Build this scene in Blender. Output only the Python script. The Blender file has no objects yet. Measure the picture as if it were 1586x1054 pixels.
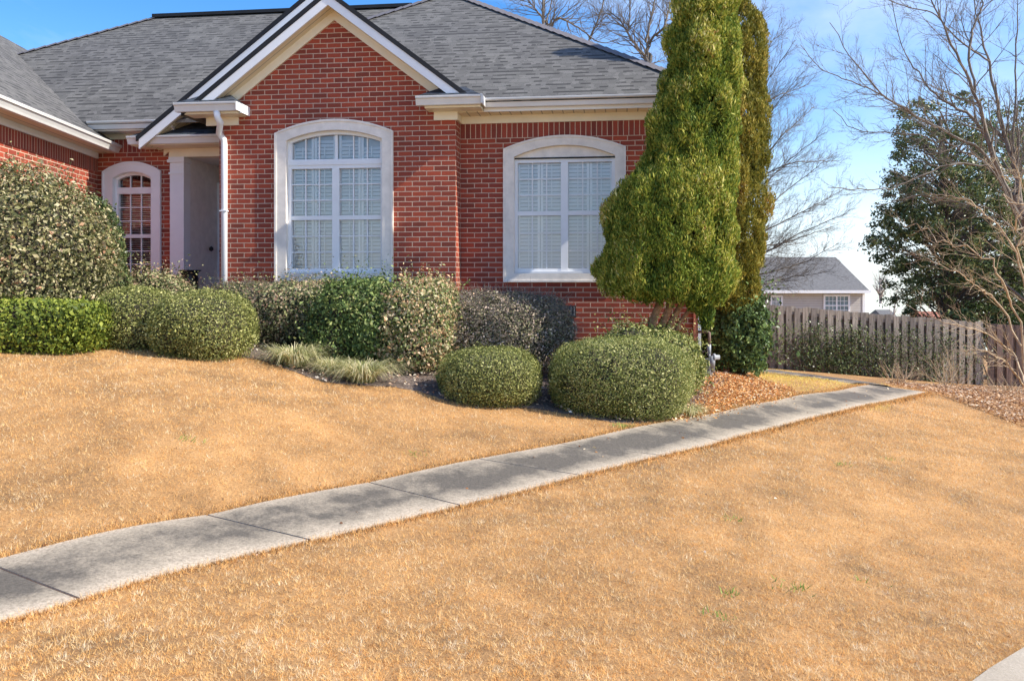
import bpy, math, random
import numpy as np
from mathutils import Vector
R = math.radians
rng = np.random.default_rng(7); random.seed(7)
scene = bpy.context.scene
COL = scene.collection
F = 1300.0; CX = 793.0; HY = 437.0        # focal length in photo pixels, optical centre, eye level

# ------------------------------------------------------------------ materials
def new_mat(name):
    m = bpy.data.materials.new(name); m.use_nodes = True
    nt = m.node_tree; nt.nodes.clear()
    out = nt.nodes.new('ShaderNodeOutputMaterial'); b = nt.nodes.new('ShaderNodeBsdfPrincipled')
    nt.links.new(b.outputs[0], out.inputs[0])
    return m, nt, b, out
def N(nt, kind, **kw):
    n = nt.nodes.new(kind)
    for k, v in kw.items():
        if k in n.inputs.keys() if isinstance(k, str) else False: n.inputs[k].default_value = v
        else: setattr(n, k, v)
    return n
def ramp(nt, stops, interp='LINEAR'):
    r = nt.nodes.new('ShaderNodeValToRGB'); cr = r.color_ramp; cr.interpolation = interp
    while len(cr.elements) < len(stops): cr.elements.new(0.5)
    for e, (p, c) in zip(cr.elements, stops):
        e.position = p; e.color = (*c, 1) if len(c) == 3 else c
    return r
def noise(nt, scale, detail=4, rough=.55, vec=None):
    n = nt.nodes.new('ShaderNodeTexNoise'); n.inputs['Scale'].default_value = scale
    n.inputs['Detail'].default_value = detail; n.inputs['Roughness'].default_value = rough
    if vec: nt.links.new(vec, n.inputs['Vector'])
    return n
def mix(nt, fac, a, b, mode='MIX'):
    m = nt.nodes.new('ShaderNodeMix'); m.data_type = 'RGBA'; m.blend_type = mode
    for sock, v in ((m.inputs[0], fac), (m.inputs[6], a), (m.inputs[7], b)):
        if hasattr(v, 'links') or hasattr(v, 'is_linked'): nt.links.new(v, sock)
        elif isinstance(v, (int, float)): sock.default_value = v
        else: sock.default_value = (*v, 1)
    return m.outputs[2]
def bump(nt, b, h, strength, dist=.01):
    bp = nt.nodes.new('ShaderNodeBump'); bp.inputs['Strength'].default_value = strength
    bp.inputs['Distance'].default_value = dist
    nt.links.new(h, bp.inputs['Height']); nt.links.new(bp.outputs[0], b.inputs['Normal'])
def plain(name, col, rough=.5, var=.12, scale=6, metal=0, bmp=0):
    m, nt, b, o = new_mat(name)
    tc = nt.nodes.new('ShaderNodeTexCoord'); n = noise(nt, scale, 5, .6, tc.outputs['Object'])
    lo = tuple(c*(1-var) for c in col); hi = tuple(min(1, c*(1+var)) for c in col)
    r = ramp(nt, [(.3, lo), (.7, hi)]); nt.links.new(n.outputs[0], r.inputs[0])
    nt.links.new(r.outputs[0], b.inputs['Base Color']); b.inputs['Roughness'].default_value = rough
    b.inputs['Metallic'].default_value = metal
    if bmp:
        n2 = noise(nt, scale*12, 4, .6, tc.outputs['Object']); bump(nt, b, n2.outputs[0], bmp, .004)
    return m

def brick_mat(name, w, h, off=.5, c1=(.47,.082,.034), c2=(.21,.040,.026), mortar=(.62,.45,.33)):
    m, nt, b, o = new_mat(name)
    uv = nt.nodes.new('ShaderNodeUVMap')
    def bt():
        t = nt.nodes.new('ShaderNodeTexBrick'); t.offset = off
        for k, v in (('Scale', 1), ('Mortar Size', .006), ('Mortar Smooth', .15), ('Bias', -.1), ('Brick Width', w), ('Row Height', h)):
            t.inputs[k].default_value = v
        nt.links.new(wob, t.inputs['Vector']); return t
    nz = noise(nt, 9, 3, .5, uv.outputs[0])
    vm = nt.nodes.new('ShaderNodeVectorMath'); vm.operation = 'SCALE'; vm.inputs['Scale'].default_value = .007
    vs = nt.nodes.new('ShaderNodeVectorMath'); vs.operation = 'SUBTRACT'; vs.inputs[1].default_value = (.5, .5, .5)
    nt.links.new(nz.outputs['Color'], vs.inputs[0]); nt.links.new(vs.outputs[0], vm.inputs[0])
    va = nt.nodes.new('ShaderNodeVectorMath'); va.operation = 'ADD'
    nt.links.new(uv.outputs[0], va.inputs[0]); nt.links.new(vm.outputs[0], va.inputs[1]); wob = va.outputs[0]
    t = bt()
    t.inputs['Color1'].default_value = (*c1, 1); t.inputs['Color2'].default_value = (*c2, 1)
    t.inputs['Mortar'].default_value = (*mortar, 1)
    t2 = bt(); t2.inputs['Color1'].default_value = (0, 0, 0, 1); t2.inputs['Color2'].default_value = (1, 1, 1, 1); t2.inputs['Mortar'].default_value = (.5, .5, .5, 1)
    sel = ramp(nt, [(.0, (.50, .58, .75)), (.10, (.72, .75, .85)), (.22, (1, 1, 1)), (.75, (1.0, 1, 1)), (.97, (1.3, 1.2, 1.0))])
    nt.links.new(t2.outputs[0], sel.inputs[0])
    c = mix(nt, 1.0, t.outputs[0], sel.outputs[0], 'MULTIPLY')
    n1 = noise(nt, 70, 4, .7, uv.outputs[0]); r1 = ramp(nt, [(.3, (.72, .72, .75)), (.7, (1.2, 1.18, 1.15))]); nt.links.new(n1.outputs[0], r1.inputs[0])
    c = mix(nt, .75, c, r1.outputs[0], 'MULTIPLY')
    n3 = noise(nt, .9, 5, .6, uv.outputs[0]); r3 = ramp(nt, [(.35, (.80, .82, .88)), (.65, (1.1, 1.06, 1.02))]); nt.links.new(n3.outputs[0], r3.inputs[0])
    c = mix(nt, .8, c, r3.outputs[0], 'MULTIPLY')
    nt.links.new(c, b.inputs['Base Color']); b.inputs['Roughness'].default_value = .85
    inv = nt.nodes.new('ShaderNodeMath'); inv.operation = 'SUBTRACT'; inv.inputs[0].default_value = 1; nt.links.new(t.outputs['Fac'], inv.inputs[1])
    ad = nt.nodes.new('ShaderNodeMath'); ad.operation = 'MULTIPLY_ADD'; ad.inputs[1].default_value = .25
    nt.links.new(n1.outputs[0], ad.inputs[0]); nt.links.new(inv.outputs[0], ad.inputs[2])
    bump(nt, b, ad.outputs[0], .8, .008)
    return m
def shingle_mat(name, base=(.118, .113, .104), k=1.0):
    m, nt, b, o = new_mat(name)
    uv = nt.nodes.new('ShaderNodeUVMap')
    nw = noise(nt, 5, 3, .6, uv.outputs[0])
    vs = nt.nodes.new('ShaderNodeVectorMath'); vs.operation = 'MULTIPLY_ADD'; vs.inputs[1].default_value = (.5, .008, 0)
    nt.links.new(nw.outputs['Color'], vs.inputs[0]); nt.links.new(uv.outputs[0], vs.inputs[2])
    t = nt.nodes.new('ShaderNodeTexBrick'); t.offset = .37; t.offset_frequency = 3; t.squash = .7; t.squash_frequency = 2
    for kk, v in (('Scale', 1), ('Mortar Size', .004), ('Mortar Smooth', .3), ('Bias', -.15), ('Brick Width', .155), ('Row Height', .143)):
        t.inputs[kk].default_value = v
    t.inputs['Color1'].default_value = (*[c*1.25 for c in base], 1); t.inputs['Color2'].default_value = (*[c*.72 for c in base], 1)
    t.inputs['Mortar'].default_value = (*[c*.55 for c in base], 1)
    nt.links.new(vs.outputs[0], t.inputs['Vector'])
    # dark cut line under part of each course
    sx = nt.nodes.new('ShaderNodeSeparateXYZ'); nt.links.new(uv.outputs[0], sx.inputs[0])
    mo = nt.nodes.new('ShaderNodeMath'); mo.operation = 'DIVIDE'; mo.inputs[1].default_value = .143; nt.links.new(sx.outputs[1], mo.inputs[0])
    fr = nt.nodes.new('ShaderNodeMath'); fr.operation = 'FRACT'; nt.links.new(mo.outputs[0], fr.inputs[0])
    rl = ramp(nt, [(.0, (1, 1, 1)), (.26, (1, 1, 1)), (.36, (0, 0, 0)), (1, (0, 0, 0))]); nt.links.new(fr.outputs[0], rl.inputs[0])
    t3 = nt.nodes.new('ShaderNodeTexBrick'); t3.offset = .43; t3.offset_frequency = 2; t3.squash = .6; t3.squash_frequency = 3
    for kk, v in (('Scale', 1), ('Mortar Size', 0.0), ('Bias', 0), ('Brick Width', .115), ('Row Height', .143)): t3.inputs[kk].default_value = v
    t3.inputs['Color1'].default_value = (0, 0, 0, 1); t3.inputs['Color2'].default_value = (1, 1, 1, 1)
    nt.links.new(uv.outputs[0], t3.inputs['Vector'])
    r3 = ramp(nt, [(.42, (0, 0, 0)), (.55, (1, 1, 1))]); nt.links.new(t3.outputs[0], r3.inputs[0])
    mm = nt.nodes.new('ShaderNodeMath'); mm.operation = 'MULTIPLY'; nt.links.new(rl.outputs[0], mm.inputs[0]); nt.links.new(r3.outputs[0], mm.inputs[1])
    m2 = nt.nodes.new('ShaderNodeMath'); m2.operation = 'MULTIPLY'; m2.inputs[1].default_value = .85; nt.links.new(mm.outputs[0], m2.inputs[0])
    c = mix(nt, m2.outputs[0], t.outputs[0], tuple(x*.16 for x in base))
    n1 = noise(nt, 90, 3, .7, uv.outputs[0]); r1 = ramp(nt, [(.3, (.7, .7, .7)), (.7, (1.3, 1.3, 1.3))]); nt.links.new(n1.outputs[0], r1.inputs[0])
    c = mix(nt, .8, c, r1.outputs[0], 'MULTIPLY')
    n2 = noise(nt, .5, 5, .6, uv.outputs[0]); r2 = ramp(nt, [(.35, (.85, .85, .88)), (.65, (1.12, 1.12, 1.1))]); nt.links.new(n2.outputs[0], r2.inputs[0])
    c = mix(nt, .8, c, r2.outputs[0], 'MULTIPLY')
    nt.links.new(c, b.inputs['Base Color']); b.inputs['Roughness'].default_value = .9
    bump(nt, b, n1.outputs[0], .4, .005)
    return m
def leaf_mat(name, stops, rough=.5, transl=.25, clump=3.0, cl_amt=.5, gain=1.42):
    """stops: colours along the per-leaf 'tone' value; clump noise shifts it"""
    m, nt, b, o = new_mat(name)
    at = nt.nodes.new('ShaderNodeAttribute'); at.attribute_name = 'tone'
    tc = nt.nodes.new('ShaderNodeTexCoord'); n = noise(nt, clump, 3, .6, tc.outputs['Object'])
    ad = nt.nodes.new('ShaderNodeMath'); ad.operation = 'SUBTRACT'; ad.inputs[1].default_value = .5; nt.links.new(n.outputs[0], ad.inputs[0])
    mu = nt.nodes.new('ShaderNodeMath'); mu.operation = 'MULTIPLY_ADD'; mu.inputs[1].default_value = cl_amt*2
    nt.links.new(ad.outputs[0], mu.inputs[0]); nt.links.new(at.outputs['Fac'], mu.inputs[2])
    stops = [(p_, tuple(min(.9, q_*gain) for q_ in c_)) for p_, c_ in stops]
    r = ramp(nt, stops); nt.links.new(mu.outputs[0], r.inputs[0])
    nt.links.new(r.outputs[0], b.inputs['Base Color']); b.inputs['Roughness'].default_value = rough; b.inputs['Specular IOR Level'].default_value = .22
    if transl:
        tr = nt.nodes.new('ShaderNodeBsdfTranslucent'); nt.links.new(r.outputs[0], tr.inputs[0])
        mx = nt.nodes.new('ShaderNodeMixShader'); mx.inputs[0].default_value = transl
        nt.links.new(b.outputs[0], mx.inputs[1]); nt.links.new(tr.outputs[0], mx.inputs[2]); nt.links.new(mx.outputs[0], o.inputs[0])
    return m
def vinyl_mat(name, col, pitch, axis=0, rough=.45):
    """vinyl soffit or siding: a thin groove every pitch metres along u (0) or v (1)"""
    m, nt, b, o = new_mat(name)
    uv = nt.nodes.new('ShaderNodeUVMap'); sx = nt.nodes.new('ShaderNodeSeparateXYZ'); nt.links.new(uv.outputs[0], sx.inputs[0])
    d = nt.nodes.new('ShaderNodeMath'); d.operation = 'DIVIDE'; d.inputs[1].default_value = pitch; nt.links.new(sx.outputs[axis], d.inputs[0])
    fr = nt.nodes.new('ShaderNodeMath'); fr.operation = 'FRACT'; nt.links.new(d.outputs[0], fr.inputs[0])
    r = ramp(nt, [(0, tuple(c*.3 for c in col)), (.07, tuple(c*.4 for c in col)), (.12, col), (1, col)]); nt.links.new(fr.outputs[0], r.inputs[0])
    n = noise(nt, 3, 4, .6, uv.outputs[0]); r2 = ramp(nt, [(.3, (.88, .86, .84)), (.7, (1, 1, 1))]); nt.links.new(n.outputs[0], r2.inputs[0])
    c = mix(nt, .8, r.outputs[0], r2.outputs[0], 'MULTIPLY')
    nt.links.new(c, b.inputs['Base Color']); b.inputs['Roughness'].default_value = rough
    return m

M = {}
M['brick'] = brick_mat('red brick', .203, .0695)
M['soldier'] = brick_mat('soldier brick', .0735, .5, 0.0, c1=(.40,.072,.038), c2=(.20,.042,.03))
M['shingle'] = shingle_mat('grey shingles')
M['shingle_dark'] = shingle_mat('blue black shingles', (.035, .045, .06))
M['edge'] = plain('roof edge', (.012, .013, .016), .8, .3)
M['white'] = plain('white paint', (.80, .81, .82), .45, .05, 3)
M['gutter'] = plain('gutter enamel', (.70, .69, .66), .4, .07, 2.5)
M['cream'] = plain('bounce lit trim', (.82, .75, .58), .5, .06, 4)  # cream tint is warm bounce light put into the trim colour
M['soffit'] = vinyl_mat('bounce lit soffit panels', (.78, .68, .48), .145)  # yellow of the light bounced up from below is painted in
M['stone'] = plain('cast stone', (.80, .735, .65), .8, .12, 7, bmp=.3)
M['stucco'] = plain('grey stucco', (.78, .75, .70), .85, .1, 8, bmp=.6)
M['door'] = plain('door paint', (.62, .63, .66), .5, .05)
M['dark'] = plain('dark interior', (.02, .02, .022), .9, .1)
M['blackmetal'] = plain('black cast iron', (.012, .012, .014), .45, .3, 20)
M['greymetal'] = plain('grey gas meter paint', (.30, .31, .32), .5, .15, 20)
M['rustmetal'] = plain('rusty pipe', (.20, .13, .10), .75, .35, 30)
M['shutter'] = plain('white shutter', (.92, .92, .92), .5, .01)
M['cornerlit'] = plain('sunlit brick corner strip', (.42, .11, .065), .5, .15, 8)  # orange of the sunlit corner put into the base colour
M['bark_cedar'] = plain('cedar bark', (.32, .16, .08), .95, .45, 25, bmp=.8)
M['bark'] = plain('grey bark', (.15, .12, .10), .95, .35, 14)
M['bark_pale'] = plain('pale sycamore bark', (.42, .38, .34), .9, .35, 3)
M['bark_twig'] = plain('twig bark', (.185, .155, .125), .95, .3, 9)
M['straw_twig'] = plain('straw coloured twig', (.50, .38, .24), .9, .25, 9)
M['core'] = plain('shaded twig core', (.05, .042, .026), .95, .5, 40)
M['stone_rock'] = plain('pinkish rock', (.45, .36, .31), .9, .2, 20, bmp=.6)
# glass: mirror-like at grazing angles, otherwise clear
m, nt, b, o = new_mat('window glass')
tr = nt.nodes.new('ShaderNodeBsdfTransparent'); tr.inputs[0].default_value = (.97, .98, .99, 1)
gl = nt.nodes.new('ShaderNodeBsdfGlossy'); gl.inputs['Roughness'].default_value = .015
wn = noise(nt, 1.6, 2, .5); wb = nt.nodes.new('ShaderNodeBump'); wb.inputs['Strength'].default_value = .25; wb.inputs['Distance'].default_value = .02; nt.links.new(wn.outputs[0], wb.inputs['Height']); nt.links.new(wb.outputs[0], gl.inputs['Normal'])
fr = nt.nodes.new('ShaderNodeFresnel'); fr.inputs[0].default_value = 1.6
ml = nt.nodes.new('ShaderNodeMath'); ml.operation = 'MULTIPLY_ADD'; ml.inputs[1].default_value = 1.2; ml.inputs[2].default_value = .09; nt.links.new(fr.outputs[0], ml.inputs[0])
mx = nt.nodes.new('ShaderNodeMixShader'); nt.links.new(ml.outputs[0], mx.inputs[0]); nt.links.new(tr.outputs[0], mx.inputs[1]); nt.links.new(gl.outputs[0], mx.inputs[2]); nt.links.new(mx.outputs[0], o.inputs[0])
M['glass'] = m
# weathered fence wood
def wood_mat(name, lo, hi):
    m, nt, b, o = new_mat(name)
    uv = nt.nodes.new('ShaderNodeTexCoord'); mp = nt.nodes.new('ShaderNodeMapping'); mp.inputs['Scale'].default_value = (14, 14, 1.2)
    nt.links.new(uv.outputs['Object'], mp.inputs[0]); n = noise(nt, 3, 5, .65, mp.outputs[0])
    r = ramp(nt, [(.28, lo), (.72, hi)]); nt.links.new(n.outputs[0], r.inputs[0])
    at = nt.nodes.new('ShaderNodeAttribute'); at.attribute_name = 'tone'
    r2 = ramp(nt, [(0, (.62, .6, .62)), (1, (1.3, 1.25, 1.2))]); nt.links.new(at.outputs['Fac'], r2.inputs[0])
    c = mix(nt, 1, r.outputs[0], r2.outputs[0], 'MULTIPLY')
    nt.links.new(c, b.inputs['Base Color']); b.inputs['Roughness'].default_value = .9
    return m
M['fencewood'] = wood_mat('weathered grey fence wood', (.125, .108, .09), (.39, .345, .295))
M['fencesunlit'] = wood_mat('sunlit fence wood', (.15, .108, .08), (.43, .32, .235))  # same fence wood, sunlight painted in as a warmer tone
M['fencered'] = wood_mat('red brown post wood', (.12, .04, .03), (.22, .08, .06))

# ------------------------------------------------------------------ mesh helpers
def mesh_obj(name, V, Fc, mat, parent=None, origin=(0, 0, 0), uv=None, smooth=False, tone=None):
    """V (n,3) world coordinates, Fc list or array of faces"""
    me = bpy.data.meshes.new(name)
    V = np.asarray(V, dtype=np.float64) - np.asarray(origin)
    if isinstance(Fc, np.ndarray):
        nf, k = Fc.shape
        me.vertices.add(len(V)); me.vertices.foreach_set('co', V.astype(np.float32).ravel())
        me.loops.add(nf*k); me.loops.foreach_set('vertex_index', Fc.astype(np.int32).ravel())
        me.polygons.add(nf); me.polygons.foreach_set('loop_start', np.arange(0, nf*k, k, dtype=np.int32))
        me.update(calc_edges=True)
    else:
        me.from_pydata([tuple(v) for v in V], [], Fc)
    if uv is not None:
        l = me.uv_layers.new(name='UVMap'); l.data.foreach_set('uv', np.asarray(uv, dtype=np.float32).ravel())
    if tone is not None:
        a = me.attributes.new('tone', 'FLOAT', 'POINT'); a.data.foreach_set('value', np.asarray(tone, dtype=np.float32))
    if smooth: me.polygons.foreach_set('use_smooth', [True]*len(me.polygons))
    if mat: me.materials.append(mat)
    o = bpy.data.objects.new(name, me); COL.objects.link(o)
    if parent is not None:
        o.parent = parent; o.location = np.asarray(origin) - np.asarray(abs_loc(parent))
    else: o.location = origin
    return o
LOC = {}
def abs_loc(o):
    p = np.array(o.location[:])
    while o.parent is not None: o = o.parent; p = p + np.array(o.location[:])
    return p
def tag(o, label=None, cat=None, group=None, kind=None):
    if label: o['label'] = label
    if cat: o['category'] = cat
    if group: o['group'] = group
    if kind: o['kind'] = kind
    return o
def thing(name, loc, label, cat, group=None):
    o = bpy.data.objects.new(name, None); COL.objects.link(o); o.location = loc
    o.empty_display_size = .2
    return tag(o, label, cat, group)

class Frame:
    def __init__(s, ox, oy, ang): s.o = np.array([ox, oy, 0.]); s.ex = np.array([math.cos(ang), -math.sin(ang), 0]); s.ey = np.array([math.sin(ang), math.cos(ang), 0])
    def w(s, P): P = np.asarray(P, float).reshape(-1, 3); return s.o + P[:, :1]*s.ex + P[:, 1:2]*s.ey + P[:, 2:]*np.array([0, 0, 1.])
WORLD = Frame(0, 0, 0)
class MB:
    """collects shapes in a frame's local coordinates; UVs in metres on every face"""
    def __init__(s, fr=WORLD): s.fr = fr; s.V = []; s.F = []
    def add(s, V, Fs):
        b = len(s.V); s.V += [tuple(v) for v in V]; s.F += [[i+b for i in f] for f in Fs]; return s
    def box(s, x0, x1, y0, y1, z0, z1):
        if x0 > x1: x0, x1 = x1, x0
        if y0 > y1: y0, y1 = y1, y0
        if z0 > z1: z0, z1 = z1, z0
        return s.add([(x0,y0,z0),(x1,y0,z0),(x1,y1,z0),(x0,y1,z0),(x0,y0,z1),(x1,y0,z1),(x1,y1,z1),(x0,y1,z1)],
                     [(0,1,5,4),(1,2,6,5),(2,3,7,6),(3,0,4,7),(4,5,6,7),(3,2,1,0)])
    def quad(s, *P): return s.add(P, [tuple(range(len(P)))])
    def prism(s, P, d):
        """polygon P extruded by vector d"""
        n = len(P); Q = [tuple(a+b for a, b in zip(p, d)) for p in P]
        return s.add(list(P)+Q, [tuple(range(n)), tuple(range(2*n-1, n-1, -1))]+[(i, (i+1) % n, n+(i+1) % n, n+i) for i in range(n)])
    def tube(s, pts, rad, n=8, cap=True):
        pts = [np.array(p, float) for p in pts]; k = len(pts)
        if not hasattr(rad, '__len__'): rad = [rad]*k
        rings = []; ref = None
        for i, p in enumerate(pts):
            t = pts[min(i+1, k-1)] - pts[max(i-1, 0)]; t = t/(np.linalg.norm(t)+1e-9)
            if ref is None: ref = np.array([0, 0, 1.]) if abs(t[2]) < .9 else np.array([1., 0, 0])
            a = np.cross(t, ref); a /= np.linalg.norm(a)+1e-9; b2 = np.cross(a, t); ref = b2
            rings.append([tuple(p + rad[i]*(math.cos(2*math.pi*j/n)*a + math.sin(2*math.pi*j/n)*b2)) for j in range(n)])
        V = [v for r_ in rings for v in r_]
        Fs = [(i*n+j, i*n+(j+1) % n, (i+1)*n+(j+1) % n, (i+1)*n+j) for i in range(k-1) for j in range(n)]
        if cap: Fs += [tuple(range(n))[::-1], tuple(range((k-1)*n, k*n))]
        return s.add(V, Fs)
    def lathe(s, prof, c, n=20):
        V = [(c[0]+r_*math.cos(2*math.pi*j/n), c[1]+r_*math.sin(2*math.pi*j/n), c[2]+z) for r_, z in prof for j in range(n)]
        k = len(prof)
        return s.add(V, [(i*n+j, i*n+(j+1) % n, (i+1)*n+(j+1) % n, (i+1)*n+j) for i in range(k-1) for j in range(n)])
    def build(s, name, mat, parent=None, smooth=False, tone=None, bevel=0):
        V = np.array(s.V, float); uv = []
        for f in s.F:
            P = V[f]; n = np.zeros(3)
            for i in range(len(f)):
                a = P[i]; b = P[(i+1) % len(f)]; n += np.cross(a, b)
            n /= np.linalg.norm(n)+1e-12
            if abs(n[2]) > .98: uv += [(p[0], p[1]) for p in P]; continue
            t = np.cross([0, 0, 1.], n); t /= np.linalg.norm(t); bb = np.cross(n, t)
            if bb[2] < 0: bb = -bb
            uv += [(p @ t, p @ bb) for p in P]
        org = abs_loc(parent) if parent is not None else (s.fr.w(V).mean(0) if False else np.zeros(3))
        o = mesh_obj(name, s.fr.w(V), [tuple(f) for f in s.F], mat, parent, org, uv, smooth, tone)
        if bevel:
            md = o.modifiers.new('bevel', 'BEVEL'); md.width = bevel; md.segments = 2; md.limit_method = 'ANGLE'
        return o

# ------------------------------------------------------------------ terrain height
def at(px, py, Y): return np.array([(px-CX)/F*Y, Y, (HY-py)/F*Y])
ctrl = []
for px, py, Z in [(0,1054,-1.6),(400,1054,-1.62),(800,1054,-1.66),(1200,1054,-1.72),(1540,1054,-1.8),
    (0,870,-1.55),(0,970,-1.6),(323,803,-1.57),(478,842,-1.6),(575,752,-1.55),(715,785,-1.6),(740,715,-1.52),(893,740,-1.58),
    (871,691,-1.5),(1020,708,-1.57),(1100,644,-1.5),(1100,692,-1.56),(1200,622,-1.53),(1200,664,-1.6),(1320,601,-1.7),(1330,632,-1.65),(1438,608,-1.85),
    (1080,580,-1.24),(0,700,-1.2),(0,522,-.62),(0,600,-.9),(200,530,-.68),(400,556,-.85),(500,590,-1.05),(600,600,-1.12),(640,620,-1.2),
    (757,632,-1.3),(950,655,-1.42),(300,650,-1.1),(500,680,-1.3),(300,730,-1.32),(650,680,-1.38),(800,680,-1.45),(150,780,-1.4),
    (1100,850,-1.67),(1300,750,-1.68),(1450,720,-1.76),(1500,700,-1.83),(1586,660,-2.0),(1000,1000,-1.73),(1130,960,-1.79),(1300,895,-1.86),(1460,840,-1.92),(1586,800,-1.97),(1500,930,-1.88),(1500,645,-1.95),
    (1586,612,-2.4),(1176,569,-2.25),(1546,597,-2.8),(1205,577,-2.1),(1336,594,-1.82)]:
    Y = -Z*F/(py-HY); ctrl.append(((px-CX)/F*Y, Y, Z))
ctrl += [(-2.7,11.7,-.9),(-4.1,12,-.75),(-5.9,13,-.65),(1.0,11.5,-1.15),(-7,9,-.5),(-9,12,-.4),(-20,30,-1.5),(0,30,-2.3),(20,32,-3.4),(30,15,-3),(-15,8,-.5),(-10,2,-1.6),(8,2,-2.1),(0,-5,-1.9),
         (3.5,14,-1.5),(4,17,-1.8),(5.5,20,-2.1)]
ctrl = np.array(ctrl)
def _tps():
    P = ctrl[:, :2]/10; n = len(P); d2 = ((P[:, None]-P[None])**2).sum(-1)
    K = .5*d2*np.log(d2+1e-12); K[np.arange(n), np.arange(n)] = 2e-3
    A = np.zeros((n+3, n+3)); A[:n, :n] = K; A[:n, n] = 1; A[:n, n+1:] = P; A[n, :n] = 1; A[n+1:, :n] = P.T
    return np.linalg.solve(A, np.r_[ctrl[:, 2], 0, 0, 0])
_W = _tps()
def gz(X, Y):
    X = np.asarray(X, float); Y = np.asarray(Y, float); sh = X.shape; x = X.ravel(); y = Y.ravel()
    out = np.empty(len(x)); P = ctrl[:, :2]/10; n = len(P)
    for i in range(0, len(x), 100000):
        a = np.c_[x[i:i+100000], y[i:i+100000]]/10
        d2 = ((a[:, None]-P[None])**2).sum(-1); out[i:i+100000] = (.5*d2*np.log(d2+1e-12)) @ _W[:n] + _W[n] + a @ _W[n+1:]
    r_ = np.hypot(x, y-12); k = np.clip((r_-18)/20, 0, 1); k = k*k*(3-2*k)
    far = -3.2 - np.clip(r_-34, 0, 500)*.07
    return (out*(1-k)+far*k).reshape(sh)
def g1(x, y): return float(gz(np.array([x]), np.array([y]))[0])
def pg(px, py, y0=2.5, y1=40):
    """the ground point seen at a photo pixel"""
    Ys = np.linspace(y0, y1, 1500); X = (px-CX)/F*Ys; Z = (HY-py)/F*Ys; d = gz(X, Ys)-Z
    i = np.argmax(d > 0) if (d > 0).any() else len(Ys)-1
    return np.array([X[i], Ys[i], gz(X[i:i+1], Ys[i:i+1])[0]])
def inpoly(x, y, poly):
    x = np.asarray(x); y = np.asarray(y); c = np.zeros(x.shape, bool); P = np.asarray(poly)[:, :2]
    for i in range(len(P)):
        x0, y0 = P[i]; x1, y1 = P[i-1]
        if y0 == y1: continue
        c ^= ((y0 > y) != (y1 > y)) & (x < (x1-x0)*(y-y0)/(y1-y0)+x0)
    return c
def grid_sheet(name, xs, ys, mat, lift=0, mask=None, uvs=True, zoff=None):
    gx, gy = np.meshgrid(xs, ys); Z = gz(gx, gy)+lift
    if zoff is not None: Z = Z+zoff(gx, gy)
    V = np.c_[gx.ravel(), gy.ravel(), Z.ravel()]
    nx = len(xs); I = np.arange(len(ys)-1)[:, None]*nx+np.arange(nx-1)[None]
    I = I.ravel(); Fc = np.c_[I, I+1, I+nx+1, I+nx]
    if mask is not None:
        c = V[Fc].mean(1); Fc = Fc[mask(c[:, 0], c[:, 1])]
        used = np.unique(Fc); mp = np.zeros(len(V), int); mp[used] = np.arange(len(used)); V = V[used]; Fc = mp[Fc]
    return mesh_obj(name, V, Fc, mat, smooth=True)

# ------------------------------------------------------------------ ground, path, beds
def soil_mat(name, stops, s1, s2, rough=.95, bmp=.6, extra=None):
    m, nt, b, o = new_mat(name)
    tc = nt.nodes.new('ShaderNodeTexCoord'); n = noise(nt, s1, 6, .7, tc.outputs['Object']); n2 = noise(nt, s2, 4, .6, tc.outputs['Object'])
    a = nt.nodes.new('ShaderNodeMath'); a.operation = 'MULTIPLY_ADD'; a.inputs[1].default_value = .5; nt.links.new(n2.outputs[0], a.inputs[0])
    h = nt.nodes.new('ShaderNodeMath'); h.operation = 'MULTIPLY'; h.inputs[1].default_value = .5; nt.links.new(n.outputs[0], h.inputs[0]); nt.links.new(h.outputs[0], a.inputs[2])
    r = ramp(nt, stops); nt.links.new(a.outputs[0], r.inputs[0]); nt.links.new(r.outputs[0], b.inputs['Base Color'])
    b.inputs['Roughness'].default_value = rough; bump(nt, b, n.outputs[0], bmp, .03); return m
M['lawn'] = soil_mat('dormant lawn thatch', [(.3, (.12, .07, .03)), (.5, (.40, .215, .08)), (.7, (.68, .38, .145))], 60, 2)
M['mulch'] = soil_mat('grey brown mulch', [(.3, (.05, .035, .028)), (.5, (.17, .125, .10)), (.68, (.34, .28, .24))], 45, 6, bmp=1)
def axis(a, lo, hi, b, fine, coarse):
    c1 = list(np.geomspace(.5, lo-a, coarse)[::-1]); c2 = list(np.geomspace(.5, b-hi, coarse))
    return np.array([lo-c for c in c1]+list(np.arange(lo, hi, fine))+[hi+c for c in c2])
ground = grid_sheet('ground', axis(-260, -10, 14, 260, .12, 24), axis(-60, 1, 26, 420, .12, 24), M['lawn'])
tag(ground, kind='structure')

UP = [(-140,905),(0,868),(100,843),(200,823),(323,800),(450,775),(575,750),(740,714),(871,690),(950,672),(1011,660),(1100,644),(1200,622),(1280,609),(1320,601),(1345,597)]
LO = [(-140,1000),(0,970),(120,935),(200,905),(300,880),(400,858),(478,842),(600,812),(715,785),(800,765),(893,740),(1020,708),(1100,692),(1200,664),(1260,648),(1330,632),(1400,617),(1438,609)]
upw = np.array([pg(*p) for p in UP]); low = np.array([pg(*p) for p in LO])
def resamp(P, n=None, step=None, s_at=None):
    d = np.r_[0, np.cumsum(np.linalg.norm(np.diff(P[:, :2], axis=0), axis=1))]
    s = np.linspace(0, d[-1], n) if s_at is None else s_at
    return np.c_[[np.interp(s, d, P[:, k]) for k in range(P.shape[1])]].T
def smooth_line(P, n=240, it=30):
    Q = resamp(P, n)
    for _ in range(it): Q[1:-1] = .25*Q[:-2]+.5*Q[1:-1]+.25*Q[2:]
    return Q
upS = smooth_line(upw); loS = smooth_line(low)
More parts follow.
